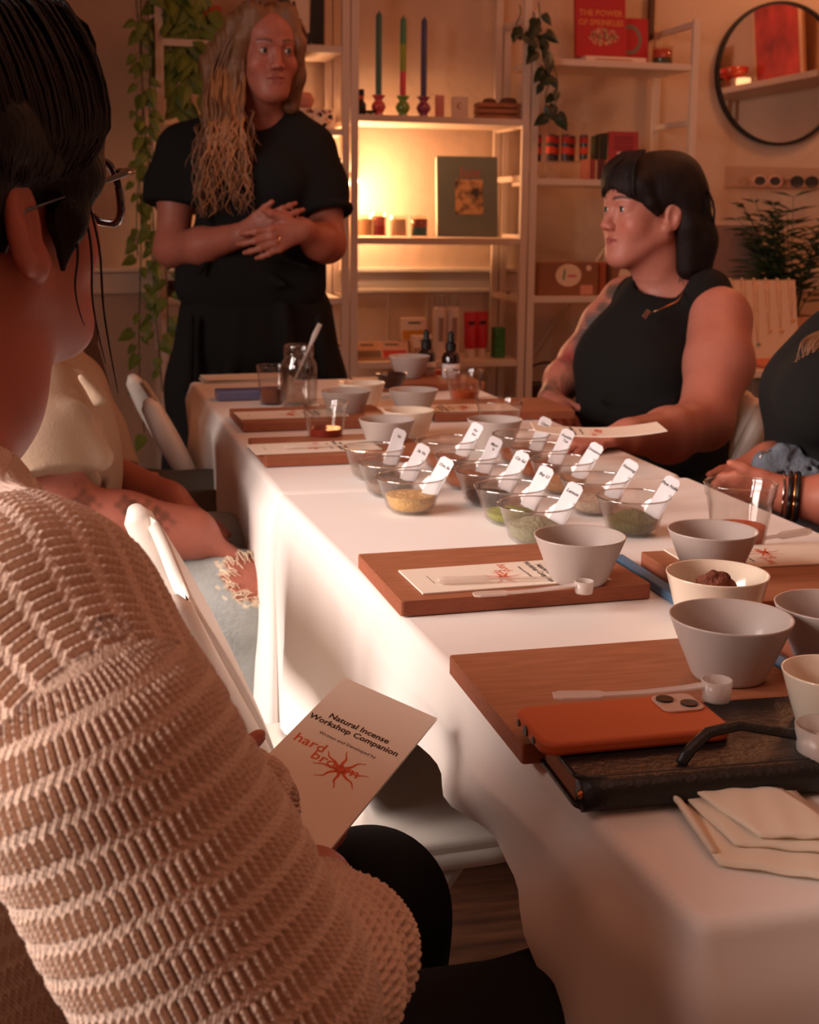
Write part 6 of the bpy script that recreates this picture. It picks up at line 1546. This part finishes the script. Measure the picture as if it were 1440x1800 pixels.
    for i in rg2.sample(list(ok), min(150, len(ok))):
        p = V[i]+N[i]*.004; d_ = nrm(hc-p+np.array((rg2.uniform(-.03, .03), rg2.uniform(-.03, .03), -.02+rg2.uniform(-.02, .02)))); fr.tube([p, p+d_*.008+N[i]*.003, p+d_*rg2.uniform(.012, .024)+N[i]*.002-Z*.004], .0007, 4)
    fr.build('frayed_threads', simple('fray', (226, 206, 178), rough=.9), t, world=True)['kind'] = 'stuff'
    for q in (kn, kf):
        S = Sculpt(); c = np.array((q[0]+.04, q[1], .035)); S.chain([c, c+f*.15], [.042, .032], .02); S.cut((c[0], c[1], .002), (0, 0, -1), .4); lo, hi = S.bounds(); V, F = S.mesh([(lo, hi, .007)]); npmesh('shoe', V, F, m_black, t)
    mh = mat('brown_hair', (48, 30, 24), .5, noise=.3, nscale=9, stretch=(6, 6, 1))
    S = Sculpt(); w = hd.w; S.ell(w((0, -.030, .046)), (.087, .100, .086), hd.R, .01); S.ell(w((0, -.055, -.03)), (.080, .065, .10), hd.R, .04); S.ell(w((0, .105, -.030)), (.066, .075, .108), hd.R, .012, '-')
    lo, hi = S.bounds(); V, F = S.mesh([(lo, hi, .005)]); npmesh('hair', V, F, mh, t)
tan_person()
chair('white folding chair under the person in the tan shirt', (-.10, 2.14, 0), R(4))

def dark_person():
    c0 = P(110, 920, 2.62); t = grp('person in dark olive trousers, mostly hidden behind the one in the tan shirt', 'person', (c0[0], c0[1], 0))
    f = nrm((.98, .1, 0)); side = np.cross(f, Z)
    hd = Head(P(40, 400, 2.62), nrm(f+np.array((0, .4, 0))), Z, 1.0); S = Sculpt(); hd.add(S)
    S.chain([hd.w((0, -.035, -.06)), P(70, 560, 2.66)], [.054, .06], .03); sr, sl = P(62, 610, 2.50), P(110, 590, 2.82)
    S.chain([sr, P(70, 590, 2.66), sl], [.05, .06, .05], .04); S.chain([sr, P(70, 760, 2.50), P(190, 850, 2.52)], [.05, .045, .03], .03); S.chain([sl, P(110, 740, 2.80), P(200, 840, 2.70)], [.05, .045, .03], .03)
    hand(S, P(190, 850, 2.52), f, -Z, side*-1, 1.0); hand(S, P(200, 840, 2.70), f, -Z, side, 1.0)
    lo, hi = S.bounds(); V, F = S.mesh([(lo, hi, .0055)]); npmesh('body', V, F, skin_mat('fair_skin_pink'), t, col=hd.colour(V, (196, 118, 96), (50, 36, 30))); hd.eyes(t, (60, 50, 40))  # plain skin tone of this person, coloured per vertex
    S = Sculpt(); S.chain([sr, P(70, 600, 2.66), sl], [.068, .085, .068], .05); S.ell(P(75, 720, 2.66), (.14, .17, .19), None, .06); S.cone(P(80, 790, 2.66), P(90, 900, 2.64), .13, .14, .05)
    S.chain([sr, P(68, 700, 2.50)], [.07, .062], .03); S.chain([sl, P(110, 700, 2.80)], [.07, .062], .03)
    lo, hi = S.bounds(); V, F = S.mesh([(lo, hi, .008)]); npmesh('dark_shirt', V, F, mat('brown_jersey', (72, 48, 40), .9), t)
    S = Sculpt(); kn = P(385, 938, 2.52); kf = kn+np.array((.0, .22, .0)); hip = np.array((c0[0], c0[1]+.05, kn[2])); S.cone(hip-side*.08, hip+side*.08, .13, .13, .05)
    for q, sd in ((kn, 1), (kf, -1)): S.chain([hip+side*.09*sd, q, np.array((q[0]+.03, q[1], .06))], [.09, .078, .06], .03)
    lo, hi = S.bounds(); V, F = S.mesh([(lo, hi, .008)]); npmesh('trousers', V, F, mat('olive_twill', (84, 76, 64), .9, bump=.1), t)
    S = Sculpt(); w = hd.w; S.ell(w((0, -.030, .046)), (.087, .100, .086), hd.R, .01); S.ell(w((0, .105, -.030)), (.066, .075, .108), hd.R, .012, '-'); lo, hi = S.bounds(); V, F = S.mesh([(lo, hi, .006)]); npmesh('hair', V, F, bpy.data.materials['brown_hair'], t)
dark_person()

# ---------------------------------------------------------------- woman in the knitted sweater (foreground)
def knit_mat():
    m = bpy.data.materials.new('knitted_wool'); m.use_nodes = True; nt = m.node_tree; b = nt.nodes['Principled BSDF']; b.inputs['Roughness'].default_value = .95; b.inputs['Sheen Weight'].default_value = .35; b.inputs['Sheen Roughness'].default_value = .6; b.inputs['Specular IOR Level'].default_value = .15
    at = nt.nodes.new('ShaderNodeAttribute'); at.attribute_name = 'knit'; sp = nt.nodes.new('ShaderNodeSeparateXYZ'); nt.links.new(at.outputs['Vector'], sp.inputs[0])
    def mth(op, a, b_=None, c=None):
        n = nt.nodes.new('ShaderNodeMath'); n.operation = op
        for i, x in enumerate((a, b_, c)):
            if x is None: continue
            if isinstance(x, (int, float)): n.inputs[i].default_value = x
            else: nt.links.new(x, n.inputs[i])
        return n.outputs[0]
    u, v = sp.outputs[0], sp.outputs[1]
    yarn = mth('MULTIPLY', mth('SINE', mth('MULTIPLY', u, 2*math.pi/.0032)), mth('SINE', mth('MULTIPLY', v, 2*math.pi/.0026)))
    fz = nt.nodes.new('ShaderNodeTexNoise'); fz.inputs['Scale'].default_value = 900; tc = nt.nodes.new('ShaderNodeTexCoord'); nt.links.new(tc.outputs['Object'], fz.inputs['Vector'])
    hsum = mth('ADD', mth('MULTIPLY', yarn, .5), mth('MULTIPLY', fz.outputs[0], 1.0))
    bp = nt.nodes.new('ShaderNodeBump'); bp.inputs['Strength'].default_value = .55; bp.inputs['Distance'].default_value = .0012; nt.links.new(hsum, bp.inputs['Height']); nt.links.new(bp.outputs[0], b.inputs['Normal'])
    b.inputs['Base Color'].default_value = lin((216, 182, 158))+(1,)
    return m
def fg_woman():
    rg = random.Random(31)
    t = grp('foreground woman in a chunky beige knitted sweater and glasses holding a booklet', 'person', (-.12, .86, 0))
    a = R(45); face = nrm((math.sin(a), math.cos(a), .17))
    hd = Head((0, 0, 0), face, Z, 1.0)
    ear = P(45, 398, .85); hd.o = ear-hd.R@np.array((.080, -.022, -.010))
    S = Sculpt(); hd.add(S, jaw=1.0, earsc=1.05)
    N = np.array((-.125, .885, .985)); sh = np.array((-.035, .700, .935)); shl = np.array((-.205, 1.06, .945))
    S.chain([hd.w((0, -.035, -.05)), hd.w((0, -.045, -.12)), N], [.055, .058, .066], .03)
    S.chain([sh, N-Z*.02, shl], [.05, .06, .05], .04); S.ell((-.14, .88, .80), (.12, .17, .19), None, .05)
    el = P(425, 1775, .655); wr = P(548, 1568, .935)
    S.chain([sh, el, wr], [.045, .042, .028], .03)
    elL = np.array((-.06, 1.03, .70)); wl = P(452, 1455, 1.04)
    S.chain([shl, elL, wl], [.045, .04, .027], .03)
    # booklet frame
    TL, TR = P(605, 1193, 1.16), P(762, 1262, 1.13)
    xd = nrm(TR-TL); TR = TL+xd*.093
    best = None
    for dd in np.linspace(.85, 1.16, 80):
        q = P(457, 1470, dd); L = abs(np.linalg.norm(q-TL)-.216)
        if best is None or L < best[0]: best = (L, q)
    yd = -(best[1]-TL); yd = nrm(yd-xd*(yd@xd)); cen = TL+xd*.0465-yd*.108; nn = np.cross(xd, yd)
    if nn@(np.array((0, 0, 1.15))-cen) < 0: nn = -nn
    thp = cen-yd*.085-xd*.004+nn*.006       # thumb tip on the page
    hw = cen-yd*.150-nn*.022+xd*.012
    hand(S, hw-yd*.028, yd, nn*.2+xd*-.05, -xd, .95, curl=(4, 6, 4), thumb=(.45, .8, .75), tcurl=-.15)
    S.chain([wr, hw-yd*.03], [.028, .026], .02)
    hl = cen-yd*.05-xd*.072-nn*.012
    hand(S, hl-yd*.055+nn*-.006, yd*.8+xd*.55, nn*-.3+yd*.1, nn*.8, .92, curl=(12, 15, 10), thumb=(.5, .7, .0))
    S.chain([wl, hl-yd*.06], [.027, .024], .02)
    lo, hi = S.bounds(); zc = hd.w((0, 0, -.16))[2]
    hb = cen-yd*.09
    V, F = S.mesh([((lo[0], lo[1], lo[2]), (hi[0], hi[1], zc+.005), .0045), ((hd.o[0]-.17, hd.o[1]-.17, zc), (hd.o[0]+.17, hd.o[1]+.17, hi[2]), .0018)])
    npmesh('body', V, F, skin_mat('skin_dusky'), t, col=hd.colour(V, (164, 88, 68), (36, 22, 18))); hd.eyes(t, (60, 44, 36))
    for k in range(1): pass
    # trousers
    S = Sculpt()
    kR = P(1035, 1862, .93); kL = P(648, 1604, 1.10); hip = np.array((-.20, .86, .52))
    S.cone(hip+np.array((.0, -.09, 0)), hip+np.array((-.03, .10, 0)), .135, .135, .05)
    S.chain([hip+np.array((.02, -.10, .03)), kR, np.array((kR[0]+.0, kR[1]+.04, .08))], [.095, .074, .05], .03)
    S.chain([hip+np.array((.0, .10, .03)), kL, np.array((kL[0]+.045, kL[1]-.02, .08))], [.092, .064, .05], .03)
    lo, hi = S.bounds(); V, F = S.mesh([(lo, hi, .006)]); npmesh('trousers', V, F, m_blackcloth, t)
    for q in (np.array((kR[0], kR[1]+.04, 0)), np.array((kL[0]+.045, kL[1]-.02, 0))):
        S = Sculpt(); S.chain([q+Z*.036, q+Z*.032+np.array((.15, .03, 0))], [.042, .032], .02); S.cut((q[0], q[1], .002), (0, 0, -1), .4); lo, hi = S.bounds(); V, F = S.mesh([(lo, hi, .007)]); npmesh('shoe', V, F, m_black, t)
    # sweater
    S = Sculpt()
    tip = P(178, 1165, .64)
    S.chain([N-Z*.045, sh+np.array((.0, .0, -.02)), tip-Z*.055], [.075, .072, .060], .05); S.chain([N-Z*.045, shl-Z*.02], [.076, .074], .05)
    S.ell((-.13, .88, .82), (.145, .20, .17), None, .06); S.cone((-.15, .87, .74), (-.19, .86, .53), .165, .175, .06)
    S.ell((-.03, .91, .80), (.09, .11, .12), None, .05)
    mid = P(600, 1678, .80)
    up_pts = [tip-Z*.055, (tip-Z*.055)*.45+el*.55, el]
    S.chain(up_pts, [.058, .060, .060], .04)
    S.chain([el, P(530, 1738, .73), mid, P(566, 1592, .90)], [.060, .050, .040, .031], .03)
    S.chain([shl, elL, P(415, 1425, .99), P(428, 1410, 1.02)], [.070, .060, .038, .030], .04)
    # soft creases round the elbow
    for (p, q, r_) in (((570, 1560, .86), (690, 1650, .82), .010), ((520, 1590, .80), (650, 1735, .77), .012), ((470, 1600, .74), (585, 1760, .70), .012)): S.cone(P(*p), P(*q), r_, r_*.7, .02, '+')
    for (p, q, r_) in (((548, 1575, .825), (672, 1690, .79), .008), ((495, 1600, .765), (620, 1760, .73), .009)): S.cone(P(*p)-np.array((0, .03, -.0)), P(*q)-np.array((0, .03, 0)), r_, r_*.7, .02, '-')
    S.cone(hd.w((0, -.04, -.06)), N+Z*.035, .066, .070, .012, '-')
    lo, hi = S.bounds(.02); lo[0] = max(lo[0], -.42)
    V, F = S.mesh([(lo, hi, .0025)])
    V, F = quadsplit(V, F)
    # knit coordinates
    bones = [('s', N-Z*.045, tip-Z*.055), ('t', np.array((-.13, .88, 1.02)), np.array((-.17, .87, .50))), ('r', tip-Z*.03, el), ('f', el, P(566, 1590, .90)), ('l', shl, elL), ('m', elL, P(436, 1405, 1.02))]
    rad = [.078, .15, .066, .060, .075, .045]; offs = [.9, 0, .2, .2+np.linalg.norm(el-tip), .5, .75]
    best = np.full(len(V), 9.0); U = np.zeros(len(V)); W = np.zeros(len(V)); B = np.zeros(len(V), int)
    camv = np.array((0, 0, 1.15))
    for i, (nm, A_, B_) in enumerate(bones):
        ax = B_-A_; L = np.linalg.norm(ax); ax = ax/L; tt = (V-A_)@ax; tc_ = np.clip(tt, 0, L); dv = V-(A_+ax*tc_[:, None])
        d_ = np.linalg.norm(dv, axis=1)-rad[i]*(1.05 if i == 1 else 1)
        if i == 1: d_ = np.linalg.norm(dv/np.array((1, 1.25, 1)), axis=1)-rad[1]
        if i == 0: d_ = np.where((tt > -.03) & (tt < L+.004), d_-.012, 9)
        ref = camv-(A_+B_)/2; ref = nrm(ref-ax*(ref@ax)); r2 = np.cross(ax, ref)
        ang = np.arctan2(dv@r2, dv@ref)
        m = d_ < best; best[m] = d_[m]; U[m] = (tt+offs[i])[m]; W[m] = (ang*max(rad[i], .05)*1.12)[m]; B[m] = i
        if i == 0: U[m], W[m] = (ang*.078)[m]+3, tt[m]
    Nn = vnormals(V, F)
    pu = .0185; ub = (U/pu) % 1.0; row = np.floor(U/pu)
    zone = np.clip((np.abs(ub-.5)-.31)/.04, 0, 1)                  # 1 on the smooth ridges between the ribs
    rib = .5+.5*np.cos(2*np.pi*W/.0058+row*0.7)
    hgt = zone*.75+(1-zone)*(rib**.7)*1.05
    fine = .16*np.cos(2*np.pi*W/.0060+row*.7)*np.cos(2*np.pi*U/.0045)*zone
    V = V+Nn*((hgt+fine-.6)*.0056)[:, None]
    npmesh('knitted_sweater', V, F, knit_mat(), t, vec=np.stack([U, W, B], 1))
    # ribbed cuff at the left wrist
    cf = MB(); c = P(436, 1408, 1.025); ax = nrm((hl-yd*.06)-P(425, 1420, .99)); u = nrm(np.cross(ax, Z)); v_ = np.cross(ax, u)
    PP = [[c+ax*s_+(u*math.cos(q)+v_*math.sin(q))*(.030+.0016*math.cos(q*26)+.002*math.sin(s_*120)) for s_ in np.linspace(-.012, .030, 9)] for q in [6.28319*i/130 for i in range(131)]]
    cf.grid([[tuple(x) for x in row_] for row_ in PP]); cf.build('ribbed_cuff', knit_mat(), t, smooth=True, world=True)
    # hair
    mh = mat('near_black_hair', (28, 20, 17), .5, spec=.3, noise=.4, nscale=7, stretch=(3, 3, .6), bump=.35, bscale=90)
    S = Sculpt(); w = hd.w
    S.ell(w((0, -.030, .050)), (.086, .102, .089), hd.R, .01); S.ell(w((0, -.075, .0)), (.078, .065, .090), hd.R, .04); S.ell(w((0, -.135, .03)), (.045, .045, .045), hd.R, .02)
    S.ell(w((0, .050, .052)), (.062, .046, .042), hd.R, .03)
    for s_ in (-1, 1):
        S.chain([w((s_*.060, .060, .055)), w((s_*.074, .040, .015)), w((s_*.076, .020, -.015)), w((s_*.072, .012, -.045))], [.022, .014, .010, .003], .015)
        S.chain([w((s_*.066, -.020, .05)), w((s_*.074, .005, .03))], [.03, .016], .02)
    S.ell(w((0, .120, -.045)), (.072, .080, .085), hd.R, .010, '-')
    for s_ in (-1, 1): S.ell(w((s_*.098, -.010, -.022)), (.030, .030, .042), hd.R, .006, '-')
    S.cone(w((0, -.03, -.10)), w((0, -.03, -.2)), .085, .09, .02, '-')
    lo, hi = S.bounds(); V, F = S.mesh([(lo, hi, .0026)]); npmesh('hair', V, F, mh, t)
    paths = []
    for i in range(420):
        x = rg.uniform(.1, 1.0); y0 = rg.uniform(-.10, .060)
        paths.append([w((x*.03-.02, y0*.85, .118)), w((x*.06, y0*.9, .1395)), w((.072+.016*x, y0, .092)), w((.0915, y0*.95, .045)), w((.087, y0*.7-.01, .022+rg.uniform(-.006, .02)))])
    for i in range(200):
        x = rg.uniform(-.05, .072); paths.append([w((x*.7, -.01, .118)), w((x*.8, .02, .1385)), w((x, .070, .114)), w((x*1.06, .098-abs(x)*.45, .072)), w((x*1.10, .098-abs(x)*.62, .030+rg.uniform(-.006, .01)))])
    locks('hair_strands', mh, t, paths, rg, r=.0013, wave=.0010, freq=2, n=12)['kind'] = 'stuff'
    paths = [[w((.080, .030, .02)), w((.080, .034, -.03)), w((.070, .040, -.075)), w((.064, .052, -.125))], [w((.078, .024, .02)), w((.081, .020, -.03)), w((.074, .022, -.060)), w((.070, .030, -.09))], [w((.082, .036, .0)), w((.079, .044, -.04)), w((.066, .052, -.09)), w((.058, .058, -.15))]]
    locks('loose_wisps', mh, t, paths, rg, r=.0012, wave=.003, freq=2)
    # glasses
    gm = mat('tortoise_frame', (34, 20, 20), .15, coat=1); gl = glass_mat('spectacle_lens', (.97, .95, .95), .01, 1, .12)
    g = thing('glasses', 'dark-rimmed glasses worn by the woman in the knitted sweater', 'glasses', tuple(hd.w((0, .1, 0)))); 
    for s_ in (-1, 1):
        pts = []
        for (x, z) in rrect(.052, .046, .019, 6, s_*.034, -.006): pts.append(w((x, .107-2.2*(abs(x)-.0)**2*2, z)))
        MB().tube(pts+[pts[0], pts[1]], [.0030]*(len(pts)+2), 8).build('rim', gm, g, smooth=True, world=True)
        q = MB(); q.add([tuple(p) for p in pts], [tuple(range(len(pts)))]); q.build('lens', gl, g, solid=.0012, world=True)
        MB().tube([w((s_*.060, .098, .010)), w((s_*.069, .094, .011)), w((s_*.0745, .082, .010)), w((s_*.0785, .02, .004)), w((s_*.079, -.020, -.0)), w((s_*.078, -.042, -.024))], [(.0028, .0065), (.0026, .006), (.002, .0045), (.0013, .0022), (.0013, .002), (.0012, .002)], 8, flat=(0, 0, 1)).build('temple', gm, g, smooth=True, world=True)
    MB().tube([w((-.009, .106, -.002)), w((0, .109, .001)), w((.009, .106, -.002))], .002, 8).build('bridge', gm, g, smooth=True, world=True)
    booklet('cream booklet titled Natural Incense Workshop Companion, held up by the woman in the sweater', tuple(cen), tuple(xd), tuple(yd) if np.cross(xd, yd)@nn > 0 else tuple(-yd), group=None, th=.003)
fg_woman()
chair('white folding chair under the woman in the knitted sweater', (-.22, .86, 0), R(14))
booklet('cream booklet held low over the table edge by the seated dark-haired woman', tuple(P(1050, 760, 2.16)), tuple(nrm(np.array(fw)*np.array((1, 1, 0)))), tuple(nrm(-np.array(rt))), group=None, curl=.010)
